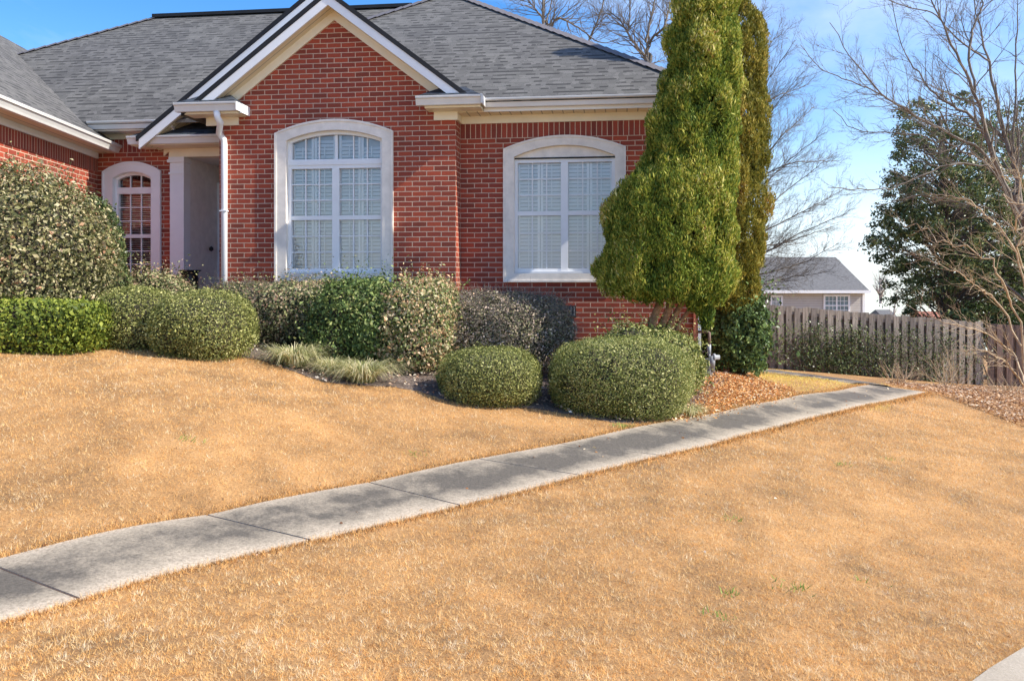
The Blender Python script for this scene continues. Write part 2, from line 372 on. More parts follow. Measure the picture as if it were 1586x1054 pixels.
path_poly = np.r_[upS[:, :2], loS[::-1, :2]]
# joints: photo pixel on the upper edge, on the lower edge
JN = [((-100,893),(-60,985)),((0,893),(120,935)),((323,803),(478,842)),((575,752),(715,785)),((740,715),(893,740)),((871,691),(1020,708)),((1011,665),(1120,687)),((1095,646),(1205,663)),((1180,626),(1280,643)),((1262,613),(1345,628)),((1335,599),(1438,609))]
M['concrete'] = None
m, nt, b, o = new_mat('weathered concrete path')
tc = nt.nodes.new('ShaderNodeTexCoord'); uvn = nt.nodes.new('ShaderNodeUVMap')
n1 = noise(nt, 1.6, 6, .65, tc.outputs['Object']); n2 = noise(nt, 55, 5, .75, tc.outputs['Object']); n3 = noise(nt, 9, 5, .7, tc.outputs['Object'])
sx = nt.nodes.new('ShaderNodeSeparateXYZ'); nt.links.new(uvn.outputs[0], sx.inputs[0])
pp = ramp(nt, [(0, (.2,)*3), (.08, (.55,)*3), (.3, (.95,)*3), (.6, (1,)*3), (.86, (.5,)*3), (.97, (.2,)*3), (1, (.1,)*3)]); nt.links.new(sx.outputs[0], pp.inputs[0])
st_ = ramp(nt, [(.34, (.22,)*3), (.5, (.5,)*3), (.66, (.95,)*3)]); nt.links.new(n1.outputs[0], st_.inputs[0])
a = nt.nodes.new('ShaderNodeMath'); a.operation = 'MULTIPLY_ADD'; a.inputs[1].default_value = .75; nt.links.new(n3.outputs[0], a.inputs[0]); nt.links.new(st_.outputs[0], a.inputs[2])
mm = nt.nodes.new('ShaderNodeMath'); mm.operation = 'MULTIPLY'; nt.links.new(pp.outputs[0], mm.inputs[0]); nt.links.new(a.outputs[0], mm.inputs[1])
r = ramp(nt, [(.05, (.62, .50, .36)), (.25, (.49, .405, .30)), (.55, (.34, .285, .21)), (.9, (.13, .112, .088))]); nt.links.new(mm.outputs[0], r.inputs[0])
rn = ramp(nt, [(.35, (.55, .54, .52)), (.55, (1, 1, 1)), (.7, (1.25, 1.22, 1.18))]); nt.links.new(n2.outputs[0], rn.inputs[0])
c = mix(nt, .9, r.outputs[0], rn.outputs[0], 'MULTIPLY'); nt.links.new(c, b.inputs['Base Color']); b.inputs['Roughness'].default_value = .9
bump(nt, b, n2.outputs[0], .5, .006); M['concrete'] = m
def edge_s(P, q):
    d = np.r_[0, np.cumsum(np.linalg.norm(np.diff(P[:, :2], axis=0), axis=1))]
    return d[np.argmin(((P[:, :2]-q[:2])**2).sum(1))]
def build_path():
    V = []; Fs = []; uv = []
    js = [(edge_s(upS, pg(*a)), edge_s(loS, pg(*b))) for a, b in JN]
    js[0] = (0, 0); du = np.linalg.norm(np.diff(upS[:, :2], axis=0), axis=1).sum(); dl = np.linalg.norm(np.diff(loS[:, :2], axis=0), axis=1).sum(); js[-1] = (du, dl)
    gap = .009; NA, NC = 14, 10
    for (u0, l0), (u1, l1) in zip(js[:-1], js[1:]):
        A = resamp(upS, s_at=np.linspace(u0+gap, u1-gap, NA)); B = resamp(loS, s_at=np.linspace(l0+gap, l1-gap, NA))
        base = len(V); T = np.linspace(0, 1, NC)
        for i in range(NA):
            for t in T:
                p = A[i]*(1-t)+B[i]*t; z = max(g1(p[0], p[1]), g1(A[i][0], A[i][1])*(1-t)+g1(B[i][0], B[i][1])*t)+.022
                if i in (0, NA-1) or t in (0., 1.): z -= .004
                V.append((p[0], p[1], z))
        for i in range(NA-1):
            for j in range(NC-1):
                a = base+i*NC+j; Fs.append((a, a+NC, a+NC+1, a+1)); uv += [(T[j], u0+i*.1), (T[j], u0+i*.1+.1), (T[j+1], u0+i*.1+.1), (T[j+1], u0+i*.1)]
        rim = [base+j for j in range(NC)]+[base+i*NC+NC-1 for i in range(1, NA)]+[base+(NA-1)*NC+j for j in range(NC-2, -1, -1)]+[base+i*NC for i in range(NA-2, 0, -1)]
        b0 = len(V); V.extend([(V[k][0], V[k][1], V[k][2]-.12) for k in rim]); n = len(rim)
        for q in range(n):
            Fs.append((rim[q], rim[(q+1) % n], b0+(q+1) % n, b0+q)); uv += [(0, 0)]*4
    return mesh_obj('path', np.array(V), Fs, M['concrete'], uv=uv)
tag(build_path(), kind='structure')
# narrow path turning back along the lawn to the yard gate
pl = np.array([pg(*p) for p in [(1350,597),(1336,594.5),(1290,587),(1245,581),(1205,576.5),(1185,573)]]); pls = smooth_line(pl, 40, 6)
def strip(name, P, width, lift, mat, thick=.06):
    P = np.asarray(P); t = np.gradient(P[:, :2], axis=0); t /= np.linalg.norm(t, axis=1)[:, None]; nrm = np.c_[-t[:, 1], t[:, 0]]
    V = []; Fs = []; uv = []; n = 5
    for i in range(len(P)):
        for k in range(n):
            q = P[i, :2]+nrm[i]*width*(k/(n-1)-.5); V.append((q[0], q[1], g1(*q)+lift-(thick if k in (0, n-1) else 0)))
    for i in range(len(P)-1):
        for k in range(n-1):
            a = i*n+k; Fs.append((a, a+1, a+n+1, a+n)); uv += [(k/(n-1), i*.2), ((k+1)/(n-1), i*.2), ((k+1)/(n-1), i*.2+.2), (k/(n-1), i*.2+.2)]
    return mesh_obj(name, np.array(V), Fs, mat, uv=uv)
tag(strip('side_path', pls, 1.0, .03, M['concrete']), kind='structure')
# driveway corner bottom right
dv = np.array([pg(1500,1066), pg(1532,1042), pg(1586,1008), pg(1680,950)])
dpoly = np.array([(dv[0][0]-.6, dv[0][1]-.55), *[d[:2] for d in dv], (9, 7.5), (12, 1.4), (1.0, 1.4)])
def poly_sheet(name, poly, mat, lift, step=.25, thick=.08):
    import mathutils.geometry as mg
    P = []
    for i in range(len(poly)):
        a = np.array(poly[i]); b = np.array(poly[(i+1) % len(poly)]); k = max(1, int(np.linalg.norm(b-a)/step))
        P += [a+(b-a)*j/k for j in range(k)]
    P = np.array(P); x0, y0 = P.min(0); x1, y1 = P.max(0)
    gx, gy = np.meshgrid(np.arange(x0, x1, step), np.arange(y0, y1, step)); gx = gx.ravel(); gy = gy.ravel(); ok = inpoly(gx, gy, P)
    pts = np.r_[P, np.c_[gx[ok], gy[ok]]]; n = len(P)
    vs, _, fs, *_r = mg.delaunay_2d_cdt([Vector(p) for p in pts], [(i, (i+1) % n) for i in range(n)], [list(range(n))], 1, 1e-5)
    vs = np.array([tuple(v) for v in vs]); Z = gz(vs[:, 0], vs[:, 1])+lift
    V = np.c_[vs, Z]; b0 = len(V); rim = P; RZ = gz(rim[:, 0], rim[:, 1])+lift
    V = np.r_[V, np.c_[rim, RZ], np.c_[rim, RZ-thick]]
    Fs = [tuple(f) for f in fs]+[(b0+i, b0+(i+1) % n, b0+n+(i+1) % n, b0+n+i) for i in range(n)]
    return mesh_obj(name, V, Fs, mat)
M['drive'] = soil_mat('pale concrete drive', [(.3, (.26, .215, .155)), (.5, (.40, .335, .25)), (.7, (.52, .445, .345))], 70, 3, bmp=.3)
tag(poly_sheet('driveway', dpoly, M['drive'], .02), kind='structure')

# planting bed: from the lawn edge to the house
BED = [(-200,515),(0,521),(100,522),(150,524),(200,533),(250,541),(330,548),(400,557),(450,574),(500,592),(560,597),(610,600),(650,607),(690,620),(750,629),(830,634),(900,645),(950,655),(1010,657),(1060,648),(1085,632),(1110,608),(1130,588),(1150,580),(1165,573)]
bedw = [pg(*p)[:2] for p in BED]
HT = R(7.2); HF = Frame(-.770, 11.5, HT)
bed_poly = np.array(bedw+[(3.9, 15.5), (-6, 14.8), (-12, 12.5)])
tag(poly_sheet('planting_bed', bed_poly, M['mulch'], .006, .2, .004), kind='structure')
litter_poly = np.array([pg(*p)[:2] for p in [(1405,602),(1450,610),(1500,628),(1545,645),(1590,662),(1700,690),(1800,640),(1700,612),(1560,600),(1440,598),(1380,596)]])
tag(poly_sheet('leaf_strewn_ground', litter_poly, M['lawn'], .006, .3, .004), kind='structure')

# ------------------------------------------------------------------ leaf / blade scatter
def unit(v): return v/(np.linalg.norm(v, axis=-1, keepdims=True)+1e-9)
def leaves(P, nrm, L, W, tone, up=None, fold=.0):
    """diamond leaves at P facing roughly nrm. L, W arrays"""
    n = len(P); L = np.broadcast_to(L, n)[:, None]; W = np.broadcast_to(W, n)[:, None]
    rnd = unit(rng.normal(size=(n, 3))) if up is None else unit(up)
    a = unit(np.cross(nrm, rnd)); b = unit(np.cross(nrm, a)) if up is None else unit(up-(up*nrm).sum(1, keepdims=True)*nrm)
    if up is not None: a = unit(np.cross(nrm, b))
    V = np.stack([P-b*L*.5, P+a*W*.5+nrm*W*fold, P+b*L*.5, P-a*W*.5+nrm*W*fold], 1).reshape(-1, 3)
    return V, np.arange(4*n).reshape(n, 4), np.repeat(tone, 4)
def lump_field(k, amp, width):
    D = unit(rng.normal(size=(k, 3))); A = rng.uniform(-.5, 1, k)*amp
    def f(d):
        out = np.zeros(len(d))
        for i in range(k): out += A[i]*np.exp(-(1-d @ D[i])/width)
        return out
    return f
def blob_radius(d, abc, n):
    return (np.abs(d[:, 0]/abc[0])**n+np.abs(d[:, 1]/abc[1])**n+np.abs(d[:, 2]/abc[2])**n)**(-1./n)
def shrub(name, label, cat, x0, x1, ytop, Y, mat, count, leaf, dep=None, n=2.2, lump=.06, shell=.22, zb=None, group=None, tone0=0., below=.35, twigs=0, twigmat='bark_twig', aspect=.55, flat=1.6, stray=.04, core=.86, parent=None, loose=1.0):
    """a clipped or rounded shrub: trunk core of twigs and thousands of single leaves"""
    cx = ((x0+x1)/2-CX)/F*Y; a = (x1-x0)/2/F*Y; zt = (HY-ytop)/F*Y; b = dep if dep else a*.9
    z0 = g1(cx, Y) if zb is None else zb
    H = zt-z0; cz = z0+H*below; up_r = zt-cz; c = np.array([cx, Y, cz])
    lf = lump_field(26, lump*1.3, .06); lf2 = lump_field(110, lump*1.0, .008)
    def surf(d):
        r_ = blob_radius(d, (a, b, up_r), n); 
        lo = d[:, 2] < 0
        r_[lo] = blob_radius(d[lo], (a*1.0, b*1.0, max(.15, H*below*1.15)), n)
        return r_*(1+lf(d)+lf2(d))
    root = thing(name, (cx, Y, z0), label, cat, group) if parent is None else parent
    d = unit(rng.normal(size=(int(count*1.25), 3))*np.array([a, b, up_r])); d = d[d[:, 2] > -.75][:count]
    s = surf(d); q = 1-shell*rng.random(len(d))**1.6+rng.normal(size=len(d))*stray*.5
    thin = lump_field(45, 1.0, .010); tv = thin(d); keep = rng.random(len(d)) < np.clip(1.05-.75*np.clip(-tv*2.2, 0, 1), .2, 1)
    P = c+d*(s*q)[:, None]; k = (P[:, 2] > z0+.01) & keep; P = P[k]; d = d[k]; q = q[k]; tv = tv[k]
    # stray shoots standing proud of the clipped surface
    ns = int(count/260*loose); sd = unit(rng.normal(size=(ns, 3))*np.array([a, b, up_r])+np.array([0, 0, .2])); ss = surf(sd); shl = leaf*rng.uniform(.8, 3.2, ns)*(.6+.4*loose)
    kk = 7; tt = np.tile(np.linspace(0, 1, kk), ns)[:, None]; SD = np.repeat(sd, kk, 0); bend = np.repeat(rng.normal(size=(ns, 3))*.35+np.array([0, 0, .25]), kk, 0)
    SP = c+SD*np.repeat(ss, kk)[:, None]*.98+(SD+bend*tt)*tt*np.repeat(shl, kk)[:, None]+rng.normal(size=(ns*kk, 3))*leaf*.15
    ok_ = SP[:, 2] > z0+.05; P = np.r_[P, SP[ok_]]; d = np.r_[d, SD[ok_]]; q = np.r_[q, np.ones(ok_.sum())]; tv = np.r_[tv, np.full(ok_.sum(), .3)]
    nr = unit(d*np.array([1/a, 1/b, 1/up_r])*a*flat*.6+rng.normal(size=P.shape)*.75)
    L = leaf*np.clip(rng.lognormal(-.08, .32, len(P)), .4, 1.9); tn = np.clip(rng.random(len(P))*.8+tone0+tv*.12, 0, 1)
    V, Fc, T = leaves(P, nr, L, L*aspect, tn, fold=.25)
    mesh_obj('foliage', V, Fc, mat, root, abs_loc(root), tone=T)
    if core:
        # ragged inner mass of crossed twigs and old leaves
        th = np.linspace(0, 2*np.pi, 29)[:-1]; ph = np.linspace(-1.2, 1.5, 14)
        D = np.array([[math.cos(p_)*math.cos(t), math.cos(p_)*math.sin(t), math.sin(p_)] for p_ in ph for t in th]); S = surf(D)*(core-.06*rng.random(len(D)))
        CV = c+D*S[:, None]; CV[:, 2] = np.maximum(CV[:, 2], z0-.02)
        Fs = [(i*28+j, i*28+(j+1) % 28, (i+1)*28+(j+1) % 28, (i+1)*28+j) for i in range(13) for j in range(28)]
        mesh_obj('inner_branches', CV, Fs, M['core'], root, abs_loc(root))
    if twigs:
        sg = []
        for _ in range(twigs):
            dd = unit(rng.normal(size=3)*np.array([a, b, up_r])); 
            if dd[2] < -.2: dd[2] *= -1
            dd = unit(dd); s1 = surf(dd[None])[0]*(1.0+rng.random()*.06); p1 = c+dd*s1; p0 = c+dd*s1*.72+rng.normal(size=3)*.04
            sg.append((p0, p1, .004, .0015))
            for __ in range(3):
                f = rng.uniform(.3, .9); pm = p0+(p1-p0)*f; sg.append((pm, pm+(p1-p0)*.35+rng.normal(size=3)*.06, .003, .0012))
        seg_mesh('twigs', sg, M[twigmat], root)
    return root
def seg_mesh(name, segs, mat, parent, sides=4):
    p0 = np.array([s[0] for s in segs]); p1 = np.array([s[1] for s in segs]); r0 = np.array([s[2] for s in segs])[:, None]; r1 = np.array([s[3] for s in segs])[:, None]
    t = unit(p1-p0); ref = np.where(np.abs(t[:, 2:]) < .9, np.array([[0, 0, 1.]]), np.array([[1., 0, 0]])); a = unit(np.cross(t, ref)); b = np.cross(a, t)
    V = []
    for p, r_ in ((p0, r0), (p1, r1)):
        for j in range(sides): an = 2*math.pi*j/sides; V.append(p+r_*(math.cos(an)*a+math.sin(an)*b))
    V = np.stack(V, 1).reshape(-1, 3); n = len(segs); B = np.arange(n)[:, None]*2*sides
    Fc = np.concatenate([B+np.array([[j, (j+1) % sides, sides+(j+1) % sides, sides+j]]) for j in range(sides)], 0)
    return mesh_obj(name, V, Fc, mat, parent, abs_loc(parent) if parent is not None else (0, 0, 0), smooth=sides > 4)

# leaf colours
G = lambda *a: [(p, c) for p, c in a]
M['holly_pale'] = leaf_mat('pale olive leaves', G((0,(.035,.045,.018)),(.35,(.12,.12,.045)),(.58,(.27,.24,.11)),(.74,(.42,.37,.23)),(.82,(.34,.19,.11)),(1,(.44,.22,.13))), .45, .2, 2.5, .25)
M['lime'] = leaf_mat('bright green hedge leaves', G((0,(.05,.08,.012)),(.4,(.15,.20,.03)),(.75,(.33,.37,.055)),(1,(.56,.52,.12))), .5, .3, 3, .3, gain=1.05)
M['box'] = leaf_mat('grey green small leaves', G((0,(.045,.055,.015)),(.35,(.135,.15,.038)),(.65,(.30,.30,.095)),(.85,(.45,.42,.18)),(1,(.56,.52,.32))), .5, .2, 3, .25)
M['boxwhite'] = leaf_mat('silvery clipped leaves', G((0,(.045,.06,.015)),(.3,(.125,.155,.035)),(.55,(.29,.295,.085)),(.8,(.47,.44,.19)),(1,(.60,.55,.33))), .5, .25, 2.2, .28, gain=1.35)
M['mixed'] = leaf_mat('green and russet leaves', G((0,(.03,.045,.018)),(.3,(.11,.12,.05)),(.5,(.28,.29,.13)),(.68,(.38,.28,.18)),(.85,(.22,.12,.08)),(1,(.45,.38,.27))), .4, .2, 2.5, .35)
M['green'] = leaf_mat('dark glossy green leaves', G((0,(.03,.045,.02)),(.45,(.07,.115,.035)),(.8,(.17,.23,.07)),(1,(.36,.40,.20))), .3, .2, 3, .3)
M['greenmix'] = leaf_mat('green leaves with olive', G((0,(.03,.05,.02)),(.4,(.08,.125,.035)),(.7,(.20,.25,.075)),(.88,(.38,.38,.16)),(1,(.42,.30,.18))), .45, .2, 2.5, .35)
M['tan'] = leaf_mat('cream and tan leaves', G((0,(.05,.07,.025)),(.3,(.20,.24,.08)),(.55,(.50,.42,.26)),(.8,(.48,.27,.14)),(1,(.62,.52,.36))), .4, .25, 4, .3)
M['twiggy'] = leaf_mat('sparse brown green leaves', G((0,(.06,.05,.035)),(.35,(.13,.135,.06)),(.6,(.27,.20,.15)),(.85,(.36,.29,.24)),(1,(.34,.38,.18))), .6, .15, 3, .3, gain=2.0)
M['cedar'] = leaf_mat('arborvitae sprays', G((0,(.03,.05,.010)),(.3,(.075,.125,.018)),(.55,(.19,.225,.03)),(.8,(.42,.38,.07)),(.95,(.66,.58,.26)),(1,(.30,.16,.06))), .6, .3, 1.3, .28)
M['cedar_brown'] = leaf_mat('olive brown arborvitae sprays', G((0,(.04,.045,.010)),(.35,(.11,.115,.018)),(.65,(.24,.20,.03)),(.85,(.36,.28,.06)),(1,(.30,.15,.05))), .6, .3, 1.3, .28)
M['magnolia'] = leaf_mat('dark evergreen leaves', G((0,(.03,.045,.02)),(.5,(.08,.11,.04)),(.85,(.19,.21,.08)),(1,(.32,.26,.14))), .35, .2, 1, .3)
M['liriope'] = leaf_mat('faded grass clump blades', G((0,(.12,.13,.05)),(.4,(.28,.29,.12)),(.75,(.52,.46,.25)),(1,(.68,.58,.38))), .6, .3, 3, .2)
M['sprout'] = leaf_mat('fresh green blades', G((0,(.08,.15,.03)),(1,(.25,.36,.08))), .5, .3)
M['dead'] = leaf_mat('fallen leaves', G((0,(.10,.045,.02)),(.3,(.34,.13,.04)),(.6,(.62,.29,.09)),(.85,(.74,.47,.24)),(1,(.66,.55,.42))), .7, .15, 3, .2)
M['deadmix'] = leaf_mat('mixed fallen leaves', G((0,(.16,.08,.04)),(.3,(.42,.22,.10)),(.6,(.60,.38,.20)),(1,(.74,.60,.44))), .7, .15, 1.2, .35, gain=1.05)
M['deadpale'] = leaf_mat('pale fallen leaves', G((0,(.10,.06,.045)),(.3,(.30,.18,.12)),(.6,(.50,.36,.25)),(1,(.70,.58,.46))), .7, .15, 2, .2)
M['grass'] = leaf_mat('dormant grass blades', G((0,(.08,.055,.035)),(.2,(.26,.14,.06)),(.31,(.78,.41,.13)),(.58,(.95,.545,.195)),(.84,(.95,.67,.36)),(1,(.92,.76,.54))), .7, .32, 1.1, .16, gain=1.02)
M['grassyellow'] = leaf_mat('yellow green grass blades', G((0,(.20,.16,.04)),(.5,(.58,.42,.10)),(1,(.80,.60,.18))), .7, .3, 1.2, .3)

def blades(P, H, W, tone, lean=.6, seg=1):
    n = len(P); an = rng.uniform(0, 2*np.pi, n); w = np.c_[np.cos(an), np.sin(an), np.zeros(n)]*(W*.5)[:, None]
    ln = rng.normal(size=(n, 3))*lean; ln[:, 2] = 1; tip = P+unit(ln)*H[:, None]
    V = np.stack([P-w, P+w, tip], 1).reshape(-1, 3); return V, np.arange(3*n).reshape(n, 3), np.repeat(tone, 3)
def scatter_lawn(name, K, mat, y0, y1, ok, h, w, green=False):
    # density falls with 1/Y^2, seen size stays even
    u = rng.random(K); Y = y0*(y1/y0)**u; X = (rng.random(K)*2-1)*(.61*Y*1.12+.7)
    k = ok(X, Y); X = X[k]; Y = Y[k]; P = np.c_[X, Y, gz(X, Y)-.004]
    s = np.clip(Y/7, .75, 2.2)
    def cell(sz, sd):
        cs = sz*np.clip(Y/7, .6, 2.5); cs = 2**np.round(np.log2(cs)*2)/2 if False else sz
        i = np.floor(X/cs).astype(np.int64)*73856093 ^ np.floor(Y/cs*.8).astype(np.int64)*19349663 ^ sd
        i = (i ^ (i >> 13))*1274126177; return ((i ^ (i >> 16)) & 0xffff)/65535.
    c1_, c2_ = cell(.026, 11), cell(.05, 77); kk = (c1_ > .25) | (rng.random(len(X)) < .12)
    P = P[kk]; s = s[kk]; c1_ = c1_[kk]; c2_ = c2_[kk]
    tn = np.clip(.36*rng.random(len(P))+.62*c1_+.34*c2_-.12, 0, 1)
    V, Fc, T = blades(P, h*rng.uniform(.5, 1.3, len(P))*(.75+.25*s)*(.7+.6*c1_), w*rng.uniform(.6, 1.3, len(P))*s, tn, 1.1)
    o = mesh_obj(name, V, Fc, mat, tone=T); return o
side_lawn = np.array([pg(*p)[:2] for p in [(1085,634),(1112,606),(1135,586),(1165,574),(1190,574),(1245,582),(1336,596),(1318,600),(1280,608),(1200,621),(1100,643),(1040,656)]])
plS = np.asarray(pls)[:, :2]
def near_line(X, Y, L, d):
    r_ = np.full(len(X), 1e9)
    for p in L: r_ = np.minimum(r_, (X-p[0])**2+(Y-p[1])**2)
    return r_ < d*d
def lawn_ok(X, Y):
    j = 0.035
    return ~inpoly(X+rng.normal(size=len(X))*.012, Y+rng.normal(size=len(X))*.012, path_poly) & ~inpoly(X+rng.normal(size=len(X))*.05, Y+rng.normal(size=len(X))*.05, bed_poly) & ~inpoly(X, Y, dpoly) & ~inpoly(X+rng.normal(size=len(X))*.3, Y+rng.normal(size=len(X))*.3, litter_poly) & ~inpoly(X, Y, side_lawn) & (Y < 16) & ~near_line(X, Y, plS, .48)
g = scatter_lawn('lawn_grass', 1000000, M['grass'], 2.7, 17, lawn_ok, .029, .0044)
tag(g, 'short dormant straw coloured grass covering the sloping lawn', 'grass', kind='stuff')
def side_ok(X, Y): return inpoly(X, Y, side_lawn) | ((Y > 11) & (X > 2.8) & (X < 7) & ~inpoly(X, Y, bed_poly) & ~near_line(X, Y, plS, .48) & ~inpoly(X, Y, path_poly) & (X < .45*Y))
g = scatter_lawn('side_grass', 260000, M['grassyellow'], 8.5, 22, side_ok, .03, .005)
tag(g, 'yellow green grass patch between the path and the fence', 'grass', kind='stuff')
# taller ragged rim where the lawn was edged along the path
rim = []
for L_, sgn in ((upS, 1), (loS, -1)):
    t = np.gradient(L_[:, :2], axis=0); t /= np.linalg.norm(t, axis=1)[:, None]; nn = np.c_[-t[:, 1], t[:, 0]]*sgn
    k = rng.integers(0, len(L_)-1, 26000 if sgn > 0 else 20000); f = rng.random(len(k))[:, None]
    base = L_[k, :2]*(1-f)+L_[k+1, :2]*f; rim.append(base+nn[k]*(rng.gamma(1.3, .028, len(k))-.012)[:, None])
rim = np.concatenate(rim); rim = rim[~inpoly(rim[:, 0], rim[:, 1], bed_poly)]; P = np.c_[rim, gz(rim[:, 0], rim[:, 1])]; s = np.clip(P[:, 1]/7, .75, 2)
V, Fc, T = blades(P, .042*rng.uniform(.5, 1.3, len(P)), .005*s*rng.uniform(.6, 1.2, len(P)), np.clip(rng.random(len(P))*.7, 0, 1), .8)
tag(mesh_obj('edging_grass', V, Fc, M['grass'], tone=T), 'ragged brown grass rim along the concrete path', 'grass', kind='stuff')
def scatter_leaves(name, poly, K, size, mat, label, dens=None, lift=.03):
    poly = np.array(poly); x0, y0 = poly.min(0); x1, y1 = poly.max(0)
    X = rng.uniform(x0, x1, K); Y = rng.uniform(y0, y1, K); k = inpoly(X+rng.normal(size=K)*.08, Y+rng.normal(size=K)*.08, poly)
    if dens is not None: k &= dens(X, Y)
    X = X[k]; Y = Y[k]; P = np.c_[X, Y, gz(X, Y)+lift*rng.random(len(X))+.026]
    nr = unit(np.c_[rng.normal(size=(len(P), 2))*.45, np.ones(len(P))]); L = size*rng.uniform(.5, 1.3, len(P))
    V, Fc, T = leaves(P, nr, L, L*.6, rng.random(len(P)), fold=.2)
    return tag(mesh_obj(name, V, Fc, mat, tone=T), label, 'leaf litter', kind='stuff')
orange_poly = [pg(*p)[:2] for p in [(1040,658),(1075,628),(1085,600),(1088,585),(1105,583),(1150,580),(1175,592),(1225,604),(1215,616),(1100,643)]]
scatter_leaves('leaf_litter', orange_poly, 52000, .030, M['dead'], 'orange fallen leaves beside the path at the house corner')
scatter_leaves('bark_mulch', bed_poly, 70000, .04, M['deadpale'], 'grey brown mulch and dead leaves under the shrubs', dens=lambda X, Y: (Y < 14) & (X > -7.5))
scatter_leaves('leaf_drift', litter_poly, 90000, .048, M['deadmix'], 'pale fallen leaves drifted in front of the fence')
scatter_leaves('path_leaves', path_poly, 420, .035, M['dead'], 'few brown leaf bits lying on the concrete path', lift=.012)
lawnleaf = [pg(*p)[:2] for p in [(0,1050),(1500,1050),(1586,900),(1586,700),(1400,630),(1100,700),(600,820),(0,980)]]
scatter_leaves('stray_leaves', lawnleaf, 60, .026, M['deadpale'], 'few stray dead leaves on the lower lawn')
# green weeds in the straw lawn
wd = []
for px, py, n_ in [(1308,722,30),(1228,912,36),(1128,922,26),(1112,958,20),(1340,905,14),(290,683,26),(1378,712,20),(1130,806,25),(645,706,20),(965,662,90),(1200,600,50)]:
    p = pg(px, py); q = p[:2]+rng.normal(size=(n_, 2))*np.array([.06, .04]); wd.append(q)
q = np.concatenate(wd); P = np.c_[q, gz(q[:, 0], q[:, 1])+.01]; V, Fc, T = blades(P, .04*rng.uniform(.4, 1.2, len(P)), .008*np.ones(len(P)), rng.random(len(P)), .9)
tag(mesh_obj('green_weeds', V, Fc, M['sprout'], tone=T), 'small green weeds showing through the dry lawn', 'weeds', kind='stuff')
#HOUSE_HERE
# ------------------------------------------------------------------ the brick house
def hp(px, py, v, fr=HF):
    a = (px-CX)/F; bx = fr.o[0]+v*fr.ey[0]; by = fr.o[1]+v*fr.ey[1]
    u = (a*by-bx)/(fr.ex[0]-a*fr.ex[1]); s = by+u*fr.ex[1]; return u, (HY-py)/F*s
base = HF.w([(-1.7, .2, 0)])[0]
house = thing('brick_house', (base[0], base[1], -1.3), 'single storey red brick house with grey shingle roof, white trim and arched windows', 'house')
def H(): return MB(HF)
ZB = -2.0; SOF = 2.335
# wall with a rectangular window hole: (u0,u1) wall, (z0,z1), hole (a,b,c,d)
def wall_hole(m, u0, u1, v, z0, z1, hole):
    a, b, c, d = hole
    for P in ([u0, a, z0, z1], [b, u1, z0, z1], [a, b, z0, c], [a, b, d, z1]):
        x0, x1, y0, y1 = P; m.add([(x0, v, y0), (x1, v, y0), (x1, v, y1), (x0, v, y1)], [(0, 1, 2, 3)])
    for (p, q) in (((a, c), (b, c)), ((b, c), (b, d)), ((b, d), (a, d)), ((a, d), (a, c))):
        m.add([(p[0], v, p[1]), (q[0], v, q[1]), (q[0], v+.12, q[1]), (p[0], v+.12, p[1])], [(0, 1, 2, 3)])
BL, BR, WV = -3.414, 0.0, .33
UR = 3.275
# window measurements (u left, u right, arch top w, shoulder w, bottom w)
W1 = dict(v=0, l=-2.577, r=-.881, top=2.265, sh=2.09, bot=0.0, il=-2.415, ir=-1.03, itop=2.12, ish=1.985, ibot=.125)
W2 = dict(v=WV, l=.621, r=2.306, top=2.03, sh=1.86, bot=0.0, il=.765, ir=2.165, itop=1.90, ish=1.745, ibot=.125)
W3 = dict(v=.9, l=-5.765, r=-4.815, top=1.865, sh=1.72, bot=-.12, il=-5.60, ir=-4.965, itop=1.715, ish=1.62, ibot=0.03)
ga_u, ga_w, GP = -1.718, 3.987, .76
m = H(); wall_hole(m, BL, BR, 0, ZB, 2.3, (W1['il']-.02, W1['ir']+.02, W1['ibot'], 2.12))
gz_ = lambda u: 3.80-GP*abs(u-ga_u)
# gable: polygon above 2.1
m.add([(BL, 0, 2.3), (BR, 0, 2.3), (BR, 0, gz_(BR)), (ga_u, 0, 3.80), (BL, 0, gz_(BL))], [(0, 1, 2, 3, 4)])
m.add([(BR, 0, ZB), (BR, WV, ZB), (BR, WV, SOF), (BR, 0, SOF)], [(0, 1, 2, 3)])
m.add([(BL, 1.2, ZB), (BL, 0, ZB), (BL, 0, SOF), (BL, 1.2, SOF)], [(0, 1, 2, 3)])
bay = m.build('gable_wall', M['brick'], house)
m = H(); wall_hole(m, BR, UR, WV, ZB, SOF, (W2['il']-.02, W2['ir']+.02, W2['ibot'], 1.90))
m.quad((UR, WV, ZB), (UR, 9, ZB), (UR, 9, SOF), (UR, WV, SOF)); m.quad((UR, 9, ZB), (-9, 9, ZB), (-9, 9, SOF), (UR, 9, SOF))
m.build('wall', M['brick'], house)
m = H(); m.box(BR+.001, UR+.004, WV-.004, WV+.02, 2.02, 2.222); m.build('soldier_course', M['soldier'], house)
RV = .9
m = H(); wall_hole(m, -5.95, -4.63, RV, ZB, 2.1, (W3['il']-.02, W3['ir']+.02, W3['ibot'], 1.715)); m.add([(-5.95, RV, 2.1), (-4.6, RV, 2.1), (-4.6, RV, 2.42), (-5.95, RV, 2.42)], [(0, 1, 2, 3)])
m.build('entry_wall', M['brick'], house)
m = H(); m.box(-5.95, -4.635, RV-.004, RV+.01, 2.02, 2.22); m.build('soldier_course', M['soldier'], house)
